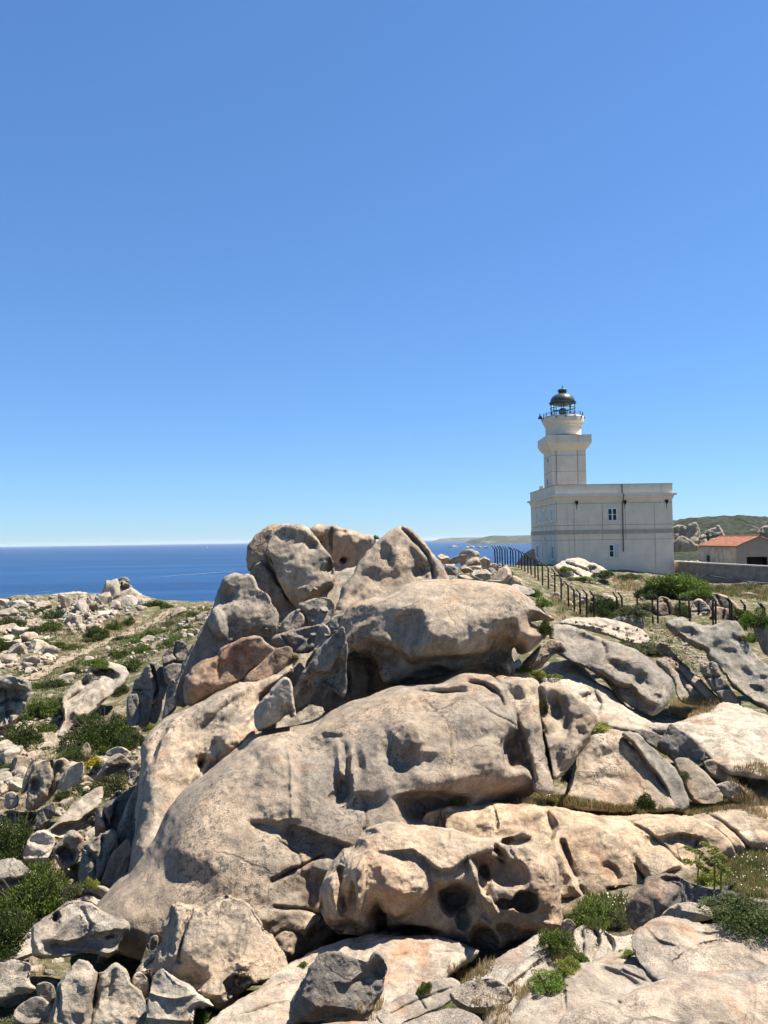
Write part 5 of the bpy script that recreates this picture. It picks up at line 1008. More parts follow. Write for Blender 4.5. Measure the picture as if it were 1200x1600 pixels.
MB().lathe([(0.24, zl(651)), (0.28, zl(648)), (0.45, zl(646)), (0.50, zl(641)), (0.40, zl(638)), (0.15, zl(637))], LC, 20).build('lamp_lens', M['lens'], lan, smooth=True)
dome_prof = [(er, zl(629.6)), (er+0.02, zl(628))] + [(er*0.97*math.cos(t_*math.pi/2*0.86), zl(627.8)+ (zl(614.2)-zl(627.8))*math.sin(t_*math.pi/2)) for t_ in np.linspace(0, 1, 12)]
rim_ = MB().lathe([(lr, zl(631.2)), (er+0.06, zl(629.8)), (er+0.10, zl(628.2)), (er-0.1, zl(627.4))], LC, 40).build('dome_rim', M['greenmetal'], tower)
MB().lathe([(er*0.97*math.cos(t_*math.pi/2*0.86), zl(627.9)+(zl(614.2)-zl(627.9))*math.sin(t_*math.pi/2)) for t_ in np.linspace(0, 1, 12)], LC, 40).build('dome', M['copper'], tower, smooth=True)
vr = 6.6*pm_
vent = MB().lathe([(vr*0.9, zl(614)), (vr*0.9, zl(611.5)), (vr*1.05, zl(611)), (vr*1.05, zl(608)), (vr*0.8, zl(606.8)), (0.05, zl(606))], LC, 24).build('vent_cap', M['greenmetal'], tower)
MB().tube([(LC[0], LC[1], zl(607)), (LC[0]+0.02, LC[1], zl(600.8))], [0.05, 0.02], 6).build('lightning_rod', M['pipe'], vent)
MB().tube([(LC[0]+0.05, LC[1], zl(601.5)), (LC[0]+0.16, LC[1], zl(606.6))], 0.025, 5).build('lightning_rod', M['pipe'], vent)

# ------------------------------------------------------------------ cement wall and house
w0, w1, w2 = PV(1053, 878, 93.0), PV(1099.5, 880.8, 86.0), PV(1260, 889, 80.0)
def slab_wall(name, a, b, hgt, th, label, capm=True, low=-9.5):
    r = empty(name, (a+b)/2 - Vector((0, 0, hgt)))
    d = (b-a); n = Vector((-d.y, d.x, 0)).normalized()*th
    for nm, z_off0, z_off1, ex, mt in (('wall_face', None, 0.0, 0.0, 'cement'), ('coping', 0.0, 0.14, 0.06, 'cap')):
        nn = n.normalized()*ex
        pts = []
        for top in (0, 1):
            for p, q in ((a, -nn), (b, -nn), (b, n+nn), (a, n+nn)):
                z = (low if (z_off0 is None and not top) else p.z + (z_off1 if top else z_off0))
                pts.append((p.x+q.x, p.y+q.y, z))
        MB().poly(pts, [(3,2,1,0),(4,5,6,7),(0,1,5,4),(1,2,6,5),(2,3,7,6),(3,0,4,7)]).build(nm, M[mt], r)
    return tag(r, label, 'wall')
slab_wall('cement_wall', w0, w1, 2.0, 0.4, 'short grey cement wall joining the lighthouse to the long wall')
lwall = slab_wall('cement_wall', w1+Vector((0.02, -0.03, 0)), w2, 2.2, 0.4, 'long stained cement wall with a pale coping right of the lighthouse')
pa, pb, pc_ = PV(1099, 900.5, 85.5), PV(1140, 910, 84), PV(1143, 912, 83.8)
MB().tube([pa, (pa+pb)/2+Vector((0,0,0.05)), pb, pc_], 0.045, 6).build('handrail', M['cement'], lwall)
pa, pb, pc_, pd_ = PV(1100, 898.5, 85.6), PV(1130, 903, 83.9), PV(1170, 909, 82.0), PV(1230, 914, 80.2)
MB().tube([pa, pb, pc_, pd_], 0.06, 6).build('cable', M['pipe'], lwall)

HY0, HY1 = 105.0, 117.0
hx0, hx1 = 48.0, 54.2; hxm = (hx0+hx1)/2
he, hr_, hb_ = -1.52, -0.28, -5.4
ho = empty('house', (hxm, (HY0+HY1)/2, -4.3)); tag(ho, 'small old house with an orange tiled roof behind the cement wall', 'house')
dx0, dx1, dzt = (1164.5-600)*HY0/F_PX, (1198-600)*HY0/F_PX, (hor(1180)-870)*HY0/F_PX
g = MB()   # gable wall with a garage opening, side and back walls
th = 0.3
g.poly([(hx0,HY0,hb_),(dx0,HY0,hb_),(dx0,HY0,dzt),(dx1,HY0,dzt),(dx1,HY0,hb_),(hx1,HY0,hb_),(hx1,HY0,he),(hxm,HY0,hr_),(hx0,HY0,he),
        (hx0,HY0+th,hb_),(dx0,HY0+th,hb_),(dx0,HY0+th,dzt),(dx1,HY0+th,dzt),(dx1,HY0+th,hb_),(hx1,HY0+th,hb_),(hx1,HY0+th,he),(hxm,HY0+th,hr_),(hx0,HY0+th,he)],
       [(0,1,2,8),(2,7,8),(2,3,7),(3,6,7),(3,4,5,6),(17,11,10,9),(17,16,11),(16,12,11),(16,15,12),(15,14,13,12),(1,10,11,2),(2,11,12,3),(3,12,13,4),(8,7,16,17),(7,6,15,16),(0,8,17,9),(5,14,15,6)])
g.build('gable_wall', M['gable'], ho)
MB().box(hx0+0.004, hx0+th, HY0+th, HY1, hb_, he-0.01).build('side_wall', M['render'], ho)
MB().box(hx1-th, hx1-0.004, HY0+th, HY1, hb_, he-0.01).build('side_wall', M['render'], ho)
MB().box(hx0+th, hx1-th, HY1-th, HY1-0.004, hb_, he).build('back_wall', M['gable'], ho)
MB().box(hx0-0.02, hx0+0.02, HY0+8.8, HY0+9.8, -3.9, -2.95).build('window', M['black'], ho)
gd = MB().box(dx0, dx1, HY0+1.2, HY0+1.3, hb_, dzt).build('garage_opening', M['black'], ho)
def roof_side(s):
    V, Fc = [], []; n = 60; L0, L1 = HY0-0.25, HY1+0.25; ov = 0.30
    xe = hx0-ov if s < 0 else hx1+ov; sl = (hr_-he)/(hxm-hx0); ze = he-ov*sl+0.10; zr = hr_+0.10
    rows = 9
    for i in range(n*4+1):
        y = L0+(L1-L0)*i/(n*4); bumpz = 0.055*abs(math.sin(math.pi*i/4))
        for r in range(rows):
            for e in (0, 1):
                tt = (r+e)/rows; step_ = 0.035*(1-e)
                V.append((xe+(hxm-xe)*tt, y, ze+(zr-ze)*tt+bumpz+ (0.04 if e == 0 else 0)))
    m_ = rows*2
    for i in range(n*4):
        for r in range(m_-1):
            a = i*m_+r; Fc.append((a, a+1, a+m_+1, a+m_) if s > 0 else (a, a+m_, a+m_+1, a+1))
    q = MB(); q.poly(V, Fc); o = q.build('roof', M['tile'], ho)
    b_ = MB().poly([(xe,L0,ze-0.06),(hxm,L0,zr-0.06),(hxm,L1,zr-0.06),(xe,L1,ze-0.06),(xe,L0,ze-0.14),(hxm,L0,zr-0.14),(hxm,L1,zr-0.14),(xe,L1,ze-0.14)], [(0,1,2,3),(7,6,5,4),(0,4,5,1),(1,5,6,2),(2,6,7,3),(3,7,4,0)])
    b_.build('roof_board', M['gable'], o)
    return o
r1 = roof_side(-1); roof_side(1)
MB().tube([(hxm, HY0-0.3, hr_+0.14), (hxm, HY1+0.3, hr_+0.14)], 0.13, 8).build('ridge_tiles', M['tile'], r1)

# ------------------------------------------------------------------ fences: rusty posts with bent heads
def post_mesh():
    q = MB(); q.tube([(0,0,-0.5),(0,0,1.72)], 0.052, 6); q.tube([(0,0,1.69),(-0.10,0.02,1.85),(-0.20,0.05,2.02)], 0.045, 6)
    return q
def fence(label, posts, H=2.0, ymax=110, thick=1.0):
    pts = []; hts = []
    for x, ya, yb in posts:
        hh = None
        for dy in (0, 4, 8, -4, -8, 12, -12):
            hh = hit(x, yb+dy)
            if hh and hh[2].name == 'ground' and 35 < hh[0].y < 110: break
            hh = None
        Y = min(ymax, hh[0].y if hh else H*F_PX/(yb-ya))
        p0 = PV(x, yb, Y); p0.z = min(p0.z, float(ground_z([p0.x], [p0.y])[0])); hts.append((hor(x)-ya)*Y/F_PX-p0.z); pts.append(p0)
    r = empty('fence', pts[0]); tag(r, label, 'fence', 'fences of bent-topped posts')
    me = None
    for i, p in enumerate(pts):
        if me is None:
            q = post_mesh(); q.v = [(a*thick, b_*thick, c_) for a, b_, c_ in q.v]
            me = bpy.data.meshes.new('post'); me.from_pydata(q.v, [], q.f); me.update(); me.materials.append(M['post'])
        o = bpy.data.objects.new('post', me); COL.objects.link(o); o.parent = r; o.location = p-pts[0]; o.scale = (1, 1, hts[i]/2.02)
        o.rotation_euler = (R_.uniform(-0.03, 0.03), R_.uniform(-0.03, 0.03), R_.uniform(-0.5, 0.5))
    for z in (0.35, 0.9, 1.45, 1.95):
        MB().tube([p+Vector((0, 0, z+R_.uniform(-0.04, 0.04))) for p in pts], 0.010, 4).build('wire', M['post'], r)
    return r
fence('crowded far row of dark bent-topped fence posts left of the lighthouse', [(774,853,881),(777.6,853,881),(781.2,853,881.5),(785,853,882),(789.5,853.4,882.5),(793.4,854,883),(798,854.4,884),(802,855,885),(806,856,886),(810.6,858,888),(815,860,890),(820,862,893),(825,864,896),(830,866,899),(836,869,903),(841,871,907)], thick=1.35)
fence('dark bent-topped fence posts descending in front of the pale rock hump', [(848,876,914),(857,882,921),(867,888,928),(877,898,938),(888.5,908,949),(897.5,915,958),(906.7,920,963),(917,921,965),(928.7,923,967)], thick=1.25)
fence('widely spaced bent-topped fence posts running to the right edge', [(928.9,923,967),(964.6,925,962),(972.7,925,962),(996.5,926,964),(1020,925,969),(1027.7,928,969),(1063,928,966),(1078,930,967),(1114,930,969),(1118,931,970),(1140.6,933,972),(1144,934,973),(1163,937,978),(1166,938,979),(1193,941,982),(1196,942,983),(1230,945,987)], thick=1.15, ymax=49)
# ------------------------------------------------------------------ path on the left hill
pth = [(40,1068),(60,1056),(87,1040),(130,1019),(173,999),(206,988),(238,974),(258,960),(272,950)]
cl = []
for i in range(len(pth)-1):
    for s in np.linspace(0, 1, 9)[:-1]:
        h = hit(pth[i][0]*(1-s)+pth[i+1][0]*s, pth[i][1]*(1-s)+pth[i+1][1]*s)
        if h and h[2].name == 'ground': cl.append(h[0])
pv, pf = [], []
for i, c_ in enumerate(cl):
    t_ = (cl[min(i+1, len(cl)-1)]-cl[max(i-1, 0)]); t_.z = 0; t_.normalize(); n = Vector((-t_.y, t_.x, 0))
    wdt = 0.42+0.10*math.sin(i*1.3)+R_.uniform(-0.1, 0.1)
    for s in (-1, -0.5, 0, 0.5, 1):
        q = c_+n*s*wdt; pv.append([q.x, q.y, 0])
pv = np.array(pv); pv[:, 2] = ground_z(pv[:, 0], pv[:, 1])+0.05
for i in range(len(cl)-1):
    for s in range(4):
        a = i*5+s; pf.append((a, a+1, a+6, a+5))
if len(cl) > 2:
    M['path'] = plain('path_dust', (0.225,0.172,0.115), 0.95, 0.3, 1.5)
    o = link_mesh('path', pv, pf, M['path'], smooth=True); tag(o, kind='structure')
# ------------------------------------------------------------------ boats and wakes on the sea
def sea_pt(px, py):
    p = PV(px, py, 1000.0); return p*(SEA_Z/p.z)
for px, py, lb in ((323.5, 856.0, 'tiny white sailboat on the horizon left of the heap'), (690, 852.5, 'tiny white sailboat on the strait right of the heap')):
    p = sea_pt(px, py); k = p.y/F_PX; r = empty('sailboat', p); tag(r, lb, 'boat', 'sailboats at sea')
    MB().poly([(p.x-k*1.0,p.y,p.z+0.2),(p.x-k*0.8,p.y-k*.2,p.z-0.5),(p.x+k*0.7,p.y-k*.2,p.z-0.5),(p.x+k*1.2,p.y,p.z+k*.35),(p.x+k*0.7,p.y+k*.2,p.z-0.5),(p.x-k*0.8,p.y+k*.2,p.z-0.5),(p.x-k*1.0,p.y,p.z+k*.35)], [(0,1,2,3,6),(3,4,5,0,6),(1,5,4,2),(2,4,3),(0,5,1)]).build('hull', M['sail'], r)
    MB().poly([(p.x,p.y,p.z+k*.4),(p.x+k*1.0,p.y,p.z+k*.5),(p.x+k*.1,p.y+k*.05,p.z+k*3.2),(p.x+k*.3,p.y+k*.12,p.z+k*1.0)], [(0,1,2),(0,2,3),(1,3,2),(0,3,1)]).build('sail', M['sail'], r)
def wake(pts, wpx, label):
    v, f = [], []
    n = 40; xs = np.linspace(pts[0][0], pts[-1][0], n); ysn = np.interp(xs, [q[0] for q in pts], [q[1] for q in pts])
    for i in range(n):
        s = i/(n-1); hw = wpx*(0.25+0.75*s)*math.sin(math.pi*min(1, 0.05+s*0.95))**0.5*(0.7+0.5*R_.random())
        for e in (-1, 1):
            q = sea_pt(xs[i], ysn[i]+e*hw); v.append((q.x, q.y, q.z+0.4))
    for i in range(n-1): f.append((2*i, 2*i+1, 2*i+3, 2*i+2))
    o = link_mesh('boat_wake', v, f, M['foam']); tag(o, label, 'wake', None, 'stuff')
wake([(205,907),(280,899),(372,892.5)], 0.55, 'pale boat wake drawn across the blue sea')
wake([(55,926),(80,924)], 0.4, 'short pale streak of wake near the left shore')
# ------------------------------------------------------------------ plants
def leaf_cloud(seed, n, lumps, leaf, flat=0.0, up=0.0, spread=1.0, aspect=2.2, shell=0.55):
    """many small leaf faces in a lumpy dome of radius about 1, base at z = 0"""
    rs = np.random.RandomState(seed)
    L = []
    sx_, ph = rs.uniform(0.8, 1.2), rs.uniform(0, 6.28)
    for k in range(lumps):
        a = rs.uniform(0, 6.28); r = spread*0.86*math.sqrt(rs.uniform(0, 1))*(1+0.22*math.sin(3*a+ph))
        rr = rs.uniform(0.13, 0.34)
        top = max(0.05, (1-0.75*r*r)*rs.uniform(0.35, 1.0)-rr)
        L.append((r*math.cos(a), r*math.sin(a), top*0.95, rr))
        if top > 0.3: L.append((r*math.cos(a)*0.9, r*math.sin(a)*0.9, top*0.4, rr*1.2))
    L = np.array(L); w_ = L[:, 3]**2; w_ /= w_.sum()
    idx = rs.choice(len(L), n, p=w_)
    d = rs.normal(size=(n, 3)); d[:, 2] = np.abs(d[:, 2])*1.0-0.25*(rs.uniform(size=n) < 0.4); d /= np.linalg.norm(d, axis=1)[:, None]
    rad = L[idx, 3]*(shell+(1-shell)*rs.uniform(0, 1, n)**0.4)*(1+0.13*np.abs(rs.normal(size=n)))
    c_ = L[idx, :3]+d*rad[:, None]; c_[:, 2] = np.clip(c_[:, 2], 0.01, None)
    t_ = d*0.7+rs.normal(size=(n, 3))*0.55; t_[:, 2] += up; t_ /= np.linalg.norm(t_, axis=1)[:, None]
    s_ = np.cross(t_, rs.normal(size=(n, 3))); s_ /= np.linalg.norm(s_, axis=1)[:, None]
    ln = leaf*rs.uniform(0.6, 1.4, n)[:, None]; wd = ln/aspect
    v = np.stack([c_, c_+t_*ln*0.5+s_*wd*0.5, c_+t_*ln, c_+t_*ln*0.5-s_*wd*0.5], 1).reshape(-1, 3)
    f = np.arange(4*n).reshape(-1, 4)
    return v, f
PM_ = {}
def plant_mesh(kind, k, n, lumps, leaf, **kw):
    key = (kind, k, n, kw.get('spread', 1.0))
    if key not in PM_:
        v, f = leaf_cloud(hash((k, n)) % 9999+k, n, lumps, leaf, **kw)
        me = bpy.data.meshes.new('foliage'); me.vertices.add(len(v)); me.vertices.foreach_set('co', v.astype(np.float32).ravel())
        me.loops.add(len(f)*4); me.loops.foreach_set('vertex_index', f.astype(np.int32).ravel())
        me.polygons.add(len(f)); me.polygons.foreach_set('loop_start', np.arange(0, len(f)*4, 4, dtype=np.int32))
        me.update(calc_edges=True); me.materials.append(M[kind]); PM_[key] = me
    return PM_[key]
STEM = None
def stem_mesh():
    global STEM
    if STEM is None:
        q = MB()
        for k in range(22):
            a = k*2.4; r1 = 0.35+0.6*((k*7) % 11)/11; zt_ = 0.95-0.45*r1+0.1*((k*5) % 7)/7
            q.tube([(0.03*math.cos(a), 0.03*math.sin(a), -0.15), (0.45*r1*math.cos(a), 0.45*r1*math.sin(a), 0.45*zt_), (r1*math.cos(a+0.2), r1*math.sin(a+0.2), zt_), (1.12*r1*math.cos(a+0.35), 1.12*r1*math.sin(a+0.35), zt_+0.08)], [0.02, 0.013, 0.007, 0.002], 4)
        STEM = bpy.data.meshes.new('stem'); STEM.from_pydata(q.v, [], q.f); STEM.update(); STEM.materials.append(M['bark'])
    return STEM
def bush(px, py, wpx, hpx, kind, label, group=None, Y=None, n=None, name='shrub', dens=1.0, tiltz=None, spread=1.0):
    """px,py: foot of the plant in the photograph"""
    h = hit(px, py) if Y is None else None
    loc = h[0] if h else PV(px, py, Y or 20)
    k = loc.y/F_PX; w = wpx*k; hh = hpx*k
    big = wpx > 60
    nn = n or (17000 if wpx > 85 else 10000 if wpx > 45 else 4200 if wpx > 20 else 1500)
    nn = int(nn*dens)
    lf = 0.058 if wpx > 85 else 0.075 if wpx > 45 else 0.11 if wpx > 20 else 0.18
    me = plant_mesh(kind, R_.randrange(4), nn, 34 if big else 17, lf, spread=spread)
    r = empty(name, loc); tag(r, label, 'shrub', group)
    for nm, m_ in (('foliage', me), ('stem', stem_mesh())):
        o = bpy.data.objects.new(nm, m_); COL.objects.link(o); o.parent = r
        o.location = (0, 0, -0.06*hh); o.scale = (w*0.56, w*0.56*0.85, hh*(0.92 if wpx < 60 else 1.02)); o.rotation_euler = (0, 0, R_.uniform(0, 6.28) if nm == 'foliage' else 0)
    if tiltz: r.rotation_euler = (0, tiltz, 0)
    return r
J, L_, BR = 'juniper', 'lentisk', 'bright'
for a in [(14,980,42,22,J,'dark green shrub at the left edge of the far hilltop'),(87,967,38,20,J,'upper of two dark shrubs on the far rock pile slope'),(80,984,38,20,L_,'lower of two dark shrubs on the far rock pile slope'),(50,994,24,22,J,'upright dark shrub above the path outcrop'),
  (64,1010,44,18,L_,'low green shrub right of the path outcrop'),(92,1012,26,12,L_,'little green shrub at the end of the path outcrop'),(4,1018,30,28,J,'grey-green shrub cut by the left edge above the path'),(14,940,18,8,J,'tiny shrub on the far left skyline'),(45,944,26,8,'brush','brown brush on the far left skyline'),
  (150,998,46,26,J,'large dark shrub left of the path bend'),(178,984,30,20,L_,'green shrub next to the large dark one above the path'),(202,975,24,15,L_,'small shrub at the top end of the path'),(242,947,40,12,L_,'low green shrub on the skyline by the path top'),(262,950,24,8,J,'dark skyline shrub beside the heap'),
  (236,996,44,14,L_,'flat green shrub just below the upper path'),(221,1020,36,16,L_,'round green shrub on the scrubby slope'),(186,1028,46,20,L_,'broad green shrub above the whaleback rock'),(148,1040,40,16,BR,'bright low shrub left above the whaleback rock'),(206,1046,44,22,J,'dark shrub right above the whaleback rock'),
  (113,1054,32,16,J,'dark shrub left of the whaleback top'),(262,1010,34,14,L_,'flat shrub near the dark wedged rocks'),(290,985,30,12,L_,'small shrub beside the grey shoulder boulder'),(300,962,26,10,L_,'little shrub high beside the heap'),(270,975,28,9,'olive','olive-coloured shrub high beside the heap'),(88,1074,34,18,J,'dark shrub at the near end of the path'),(60,1076,34,16,L_,'green shrub below the near end of the path'),
  (68,1120,60,34,L_,'large green shrub beside the layered outcrop'),(36,1166,70,46,J,'big dark juniper left of the whaleback rock'),(72,1148,40,26,L_,'green juniper lobe against the whaleback rock'),(185,1082,40,26,J,'dark shrub on the right side of the whaleback'),
  (156,1164,96,62,J,'great dark juniper below the whaleback rock'),(116,1184,48,26,J,'low arm of the great juniper'),(186,1146,44,44,J,'upper arm of the great juniper'),(204,1170,56,40,J,'dark juniper at the foot of the upright brown slabs'),(176,1232,64,38,'olive','olive bush beside the tapered grey boulder'),
  (143,1200,36,24,'yellow','yellow flowering bush in the left gully'),(186,1128,24,14,'yellow','yellow tuft above the great juniper'),(100,1250,30,22,J,'small dark shrub beside the long tilted slab'),(165,1180,26,22,BR,'bright green sprig under the great juniper'),(230,1140,24,16,'fennel','yellow-green tuft at the edge of the dome'),
  (20,1335,96,72,J,'dark juniper at the left edge in mid gully'),(55,1440,120,100,L_,'biggest juniper at the lower left, above the fish-shaped boulder'),(10,1475,80,60,J,'juniper against the left edge above the fish-shaped boulder'),(108,1365,26,40,'fennel','spindly yellow-green plant right of the lower juniper'),(112,1400,34,28,'olive','dull olive tuft behind the fish-shaped boulder'),(142,1385,24,18,'fennel','yellow-green tuft under the mottled grey rock'),
  (306,1612,70,34,BR,'bright green shrub at the bottom edge beside the pointed boulder'),(20,1622,90,38,'olive','olive scrub in the bottom left corner'),(80,1618,50,24,'olive','olive scrub at the bottom edge under the twin-humped boulder'),(145,1215,20,14,'olive','small olive tuft in the left gully'),
  (30,1128,44,16,L_,'flat green mat below the layered outcrop'),(112,1014,40,11,L_,'flat green mat just above the path middle'),(252,990,46,11,L_,'long green mat below the path top'),(134,1004,30,9,'olive','olive mat left of the path bend'),(214,1004,36,10,BR,'bright flat mat on the scrubby slope'),(165,1050,40,12,L_,'green mat touching the whaleback top'),(96,1100,36,14,J,'dark mat left of the whaleback middle'),(192,1000,30,9,J,'dark mat beside the path bend'),(60,958,34,10,J,'dark mat on the far rock pile top'),(125,1125,30,14,L_,'green mat on the lower whaleback'),(275,1000,34,11,BR,'bright mat by the shaded lower-left boulder'),(25,1000,34,12,L_,'green mat in the path outcrop'),(12,1205,40,18,J,'dark mat at the left edge above the round white boulder'),(48,1285,40,20,L_,'green mat above the faceted boulder'),(130,1240,36,16,J,'dark mat between the gully slabs')]:
    bush(*a[:5], a[5])
for a in [(1100,934,60,22,BR,'sunlit right lobe of the big bush by the wall'),(1016,934,50,22,J,'grey-olive left lobe of the big bush by the lighthouse'),(938,960,60,36,J,'dark shrub behind the fence where it turns'),(960,958,44,24,J,'dark low shrub right of the fence turn'),(990,962,50,22,'olive','olive brush behind the spaced fence posts'),(1010,955,40,18,'olive','brush left of the split rounded rock'),(1064,962,50,26,J,'dark brush right of the split rounded rock'),
  (845,948,44,20,BR,'bright green patch beside the descending fence'),(828,930,36,18,L_,'green shrub left of the descending fence'),(884,892,28,10,BR,'green tuft on the pale rock hump'),(905,906,44,8,BR,'second flat green tuft low on the pale rock hump'),(945,900,40,12,J,'dark shrub along the lighthouse wall foot'),(985,903,44,9,J,'dark low growth under the lighthouse wall'),(850,992,28,30,L_,'round green tuft at the tip of the overhanging boulder'),
  (1182,980,50,40,BR,'bright green bush behind the right end of the fence'),(1150,965,40,20,L_,'green shrub behind the big rounded boulder'),(1175,1002,36,18,BR,'bright tuft at the right edge below the fence'),(1000,1018,70,20,'olive','olive mat of plants above the whale-backed boulder'),(1025,1026,44,14,L_,'green mat above the whale-backed boulder'),(978,1008,40,10,L_,'thin green mat on the flat pale sheet'),
  (1007,1264,32,32,J,'dark tuft standing on the grassy ledge'),(889,1222,24,26,'bluegreen','blue-green tuft in the cleft below the bulging column'),(720,1254,30,18,'fennel','flowering plant at the left end of the grassy ledge'),(838,1056,56,16,'fennel','yellow-green mat at the head of the columns'),(850,1115,16,40,'olive','olive moss in the groove between the columns'),(815,1050,30,14,BR,'green tuft under the lip of the overhanging boulder'),
  (940,1446,84,44,L_,'bushy green clump below the long creased rock wall'),(905,1446,40,30,'olive','grassy left edge of the green clump'),(975,1446,44,30,'olive','grassy right edge of the green clump'),(1168,1436,120,36,J,'dark creeping shrub along the near platform at the right'),(1105,1440,60,24,J,'left end of the dark creeping shrub by the platform'),(870,1482,62,34,L_,'green shrub at the right foot of the honeycombed boulder'),(888,1514,38,22,'fennel','yellow flowering plant on the near platform'),(855,1535,60,20,BR,'green mat below the yellow flowering plant'),(905,1500,30,14,BR,'bright sprig right of the yellow flowering plant'),(980,1492,28,8,BR,'tiny green mat on the platform edge'),
  (665,1548,22,18,L_,'tiny dark green sprig on the layered low rock'),(1110,1382,54,30,'fennel','leafy base of the tall fennel'),(475,1510,14,8,BR,'tiny sprig on the left edge of the sunlit slab'),(1160,1000,24,10,L_,'small tuft below the right end of the fence'),(935,1136,44,12,'fennel','yellow-green mat behind the pale slab'),(1066,1216,26,16,'olive','small plant beside the shaded rock fin'),(545,1025,30,10,'bluegreen','grey-green sprig by the pale splinter'),(455,1030,34,10,'olive','moss along the reddish wedge'),(1170,920,60,12,'olive','pale brush under the long cement wall'),(1120,921,50,10,'olive','dry brush at the foot of the wall corner'),(587,842,12,7,J,'tiny dark shrub on the back of the summit')]:
    bush(*a[:5], a[5])
bush(1058,932,112,44,BR,'large rounded green bush in front of the lighthouse corner', spread=0.72, dens=1.2)
# tall fennel
def fennel(px, py, hpx, label):
    h = hit(px, py)
    if not h: return
    loc = h[0]; k = loc.y/F_PX; H = hpx*k
    r = empty('fennel', loc); tag(r, label, 'plant', 'tall fennel')
    top = loc+Vector((0.04, 0, H))
    MB().tube([loc-Vector((0,0,0.05)), loc+Vector((0.01,0,H*0.5)), top], [0.012, 0.01, 0.006], 5).build('stalk', M['fennel'], r)
    for j in range(5):
        z = 0.45+0.13*j; a = j*2.3; c_ = loc+Vector((math.cos(a)*0.10*(1.2-z*0.6), math.sin(a)*0.10, H*(z+0.08)))
        o = bpy.data.objects.new('flower_head', plant_mesh('fennel', 1, 300, 4, 0.35)); COL.objects.link(o); o.parent = r; o.location = c_-loc; s = 10*k; o.scale = (s, s, s*0.7)
fennel(1090, 1392, 58, 'left stalk of the tall yellow-green fennel by the dark lichened boulder')
fennel(1116, 1390, 62, 'right stalk of the tall yellow-green fennel by the dark lichened boulder')
fennel(1126, 1392, 52, 'short third stalk of fennel beside the tall pair')
# grass
def grass(name, label, polys, n, hpx, kind, seed, on=None, lean=0.35, tuft=7):
    rs = np.random.RandomState(seed); V = []; Fc = []
    for poly, frac in polys:
        for (x, y) in in_poly_pts(poly, max(1, int(n*frac/tuft)), seed+7):
            h = hit(x, y)
            if not h or (on and h[2].name not in on) or h[1].z < 0.25: continue
            k = h[0].y/F_PX; Hh = hpx*k
            for _ in range(tuft):
                b0 = np.array(h[0])+np.array([rs.normal()*Hh*0.35, rs.normal()*Hh*0.35, -0.03*Hh])
                a = rs.uniform(0, 6.28); ln = Hh*rs.uniform(0.5, 1.25); w = max(0.055*Hh, 0.35*k)*rs.uniform(0.7, 1.3)
                dv = np.array([math.cos(a), math.sin(a), 0])*lean*ln*rs.uniform(0.2, 1.3); sd = np.array([rs.normal(), rs.normal(), 0]); sd /= np.linalg.norm(sd)+1e-6
                m_ = b0+dv*0.35+np.array([0, 0, ln*0.6]); t_ = b0+dv+np.array([0, 0, ln])
                i0 = len(V); V += [b0-sd*w, b0+sd*w, m_+sd*w*0.7, m_-sd*w*0.7, t_]
                Fc += [(i0, i0+1, i0+2, i0+3), (i0+3, i0+2, i0+4)]
    if not V: return
    o = link_mesh(name, V, Fc, M[kind]); tag(o, label, 'grass', None, 'stuff')
ledge = [(712,1246),(760,1240),(850,1244),(900,1250),(960,1262),(1060,1264),(1140,1255),(1170,1262),(1080,1274),(1040,1270),(975,1274),(930,1272),(880,1261),(780,1252),(716,1255)]
grass('grass', 'dry golden grass along the narrow ledge', [(ledge, 1.0)], 9000, 8, 'dry', 1)
grass('grass', 'green blades mixed in along the narrow ledge', [(ledge, 1.0)], 7000, 8, 'grass', 2)
rb = [(1120,1345),(1150,1335),(1200,1335),(1200,1405),(1165,1400),(1130,1385)]
grass('grass', 'mixed flowering grass at the right edge below the ledge', [(rb, 1.0)], 4000, 9, 'grass', 3)
grass('grass', 'dry grass at the right edge above the platform', [(rb, 0.6), ([(1130,1205),(1200,1190),(1200,1262),(1150,1262)], 0.6), ([(1150,1240),(1200,1215),(1200,1280),(1140,1262)], 0.4)], 3600, 8, 'dry', 4)
grass('grass', 'golden dry grass patch in the hollow below the whale-backed boulder', [([(1040,1112),(1060,1094),(1095,1088),(1125,1098),(1110,1112),(1070,1124)], 1.0)], 4200, 7, 'dry', 5)
grass('grass', 'dry grass and weeds along the fence slope', [([(860,930),(960,940),(1010,965),(1100,975),(1200,985),(1200,1000),(1080,1005),(1020,990),(960,975),(870,968)], 0.6), ([(960,900),(1010,905),(1060,925),(960,925)], 0.25), ([(1100,915),(1200,918),(1200,940),(1130,930)], 0.3)], 6000, 6, 'dry', 6, on=('ground',))
grass('grass', 'green weeds along the fence slope', [([(860,935),(960,945),(1010,968),(1100,975),(1200,985),(1080,990),(960,975),(870,960)], 0.6), ([(1000,990),(1050,1000),(1090,1050),(1040,1040)], 0.2), ([(1100,918),(1200,920),(1200,940),(1130,932)], 0.3)], 5000, 6, 'grass', 7, on=('ground',))
grass('grass', 'tufts of dry grass in the cracks of the near platform', [([(700,1510),(730,1500),(770,1500),(760,1530),(720,1545)], 0.3), ([(740,1560),(790,1555),(800,1600),(760,1605)], 0.2), ([(790,1540),(830,1545),(810,1570)], 0.15), ([(870,1470),(900,1500),(860,1515)], 0.2), ([(540,1585),(600,1560),(590,1600)], 0.2)], 2200, 10, 'dry', 8, tuft=12)
grass('grass', 'green blades of the clump below the creased wall', [([(895,1445),(920,1405),(970,1405),(985,1440),(940,1455)], 1.0)], 2200, 15, 'grass', 9)
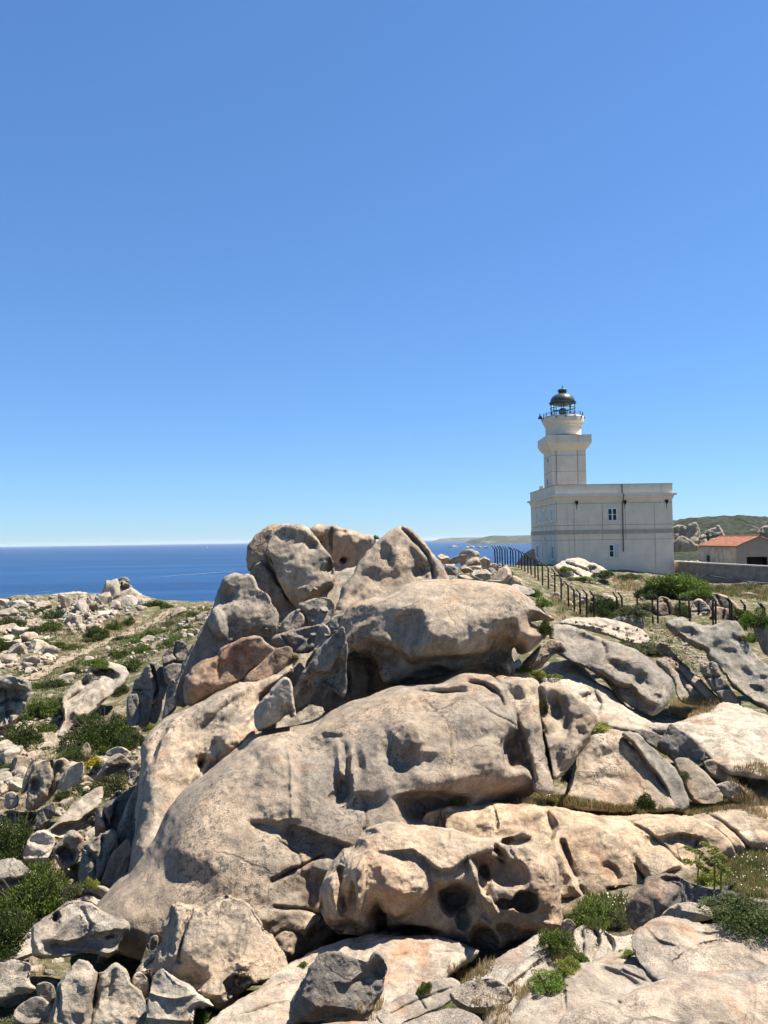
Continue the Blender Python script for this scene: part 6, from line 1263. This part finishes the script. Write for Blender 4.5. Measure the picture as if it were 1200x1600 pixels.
grass('grass', 'dry turf and herbs over the left hillside', [([(60,1055),(130,1010),(200,975),(260,950),(330,945),(320,985),(260,1010),(200,1030),(120,1060)], 0.5), ([(100,985),(220,955),(200,985),(100,1025),(50,1045)], 0.5)], 9000, 3.0, 'dry', 10, on=('ground',), tuft=5)
grass('grass', 'green herbs over the left hillside and gully', [([(60,1075),(130,1030),(280,960),(330,950),(300,1000),(220,1040),(120,1080)], 0.5), ([(0,1140),(220,1140),(200,1300),(0,1330)], 0.6), ([(0,1330),(160,1330),(160,1420),(0,1450)], 0.2)], 9000, 4.5, 'grass', 11, on=('ground',), tuft=6)
grass('grass', 'low olive scrub spreading over the left hillside', [([(0,1060),(130,1015),(280,952),(335,948),(300,1000),(220,1040),(120,1085),(0,1140)], 0.55), ([(0,950),(220,935),(120,990),(0,1040)], 0.3), ([(0,1140),(220,1130),(200,1260),(0,1330)], 0.4)], 15000, 4.2, 'olive', 21, on=('ground',), tuft=9)
grass('grass', 'dry stalks in the left gully', [([(0,1140),(220,1140),(200,1300),(0,1330)], 0.6), ([(0,1330),(170,1330),(170,1420),(0,1600)], 0.4)], 4000, 9, 'dry', 12, on=('ground',), tuft=6)
def daisies(label, poly, n, seed, up):
    rs = np.random.RandomState(seed); V = []; Fc = []
    for (x, y) in in_poly_pts(poly, n, seed):
        h = hit(x, y)
        if not h: continue
        k = h[0].y/F_PX; c_ = np.array(h[0])+np.array([0, 0, up*k*rs.uniform(0.5, 1.2)]); r = 0.7*k*rs.uniform(0.7, 1.2); i0 = len(V)
        nr = np.array([rs.normal()*0.4, -0.6, 0.8]); nr /= np.linalg.norm(nr); a = np.cross(nr, [1, 0, 0]); a /= np.linalg.norm(a); b_ = np.cross(nr, a)
        V += [c_+(a*math.cos(q)+b_*math.sin(q))*r for q in np.linspace(0, 6.283, 7)[:-1]]; Fc.append(tuple(range(i0, i0+6)))
    if V: tag(link_mesh('daisies', V, Fc, M['daisy']), label, 'flowers', None, 'stuff')
daisies('white daisies dotted along the left half of the ledge', [(715,1250),(760,1240),(860,1242),(870,1252),(780,1252)], 60, 3, 8)
daisies('white daisies in the flowering grass at the right edge', rb, 45, 4, 9)
daisies('white daisies in the green clump below the creased wall', [(950,1410),(980,1405),(990,1430),(950,1440)], 22, 5, 22)
# ------------------------------------------------------------------ sea air
m = bpy.data.materials.new('sea_air'); m.use_nodes = True; nt = m.node_tree; nt.nodes.clear()
out = nt.nodes.new('ShaderNodeOutputMaterial'); pv_ = nt.nodes.new('ShaderNodeVolumePrincipled')
pv_.inputs['Color'].default_value = (0.86, 0.93, 1.0, 1.0); pv_.inputs['Density'].default_value = 1.7e-5; pv_.inputs['Anisotropy'].default_value = 0.2
nt.links.new(pv_.outputs[0], out.inputs['Volume'])
hz = MB().box(-61000, 61000, -60, 43000, -70, 70).build('haze', m); tag(hz, 'thin sea haze over water and far coast', 'haze', None, 'stuff')
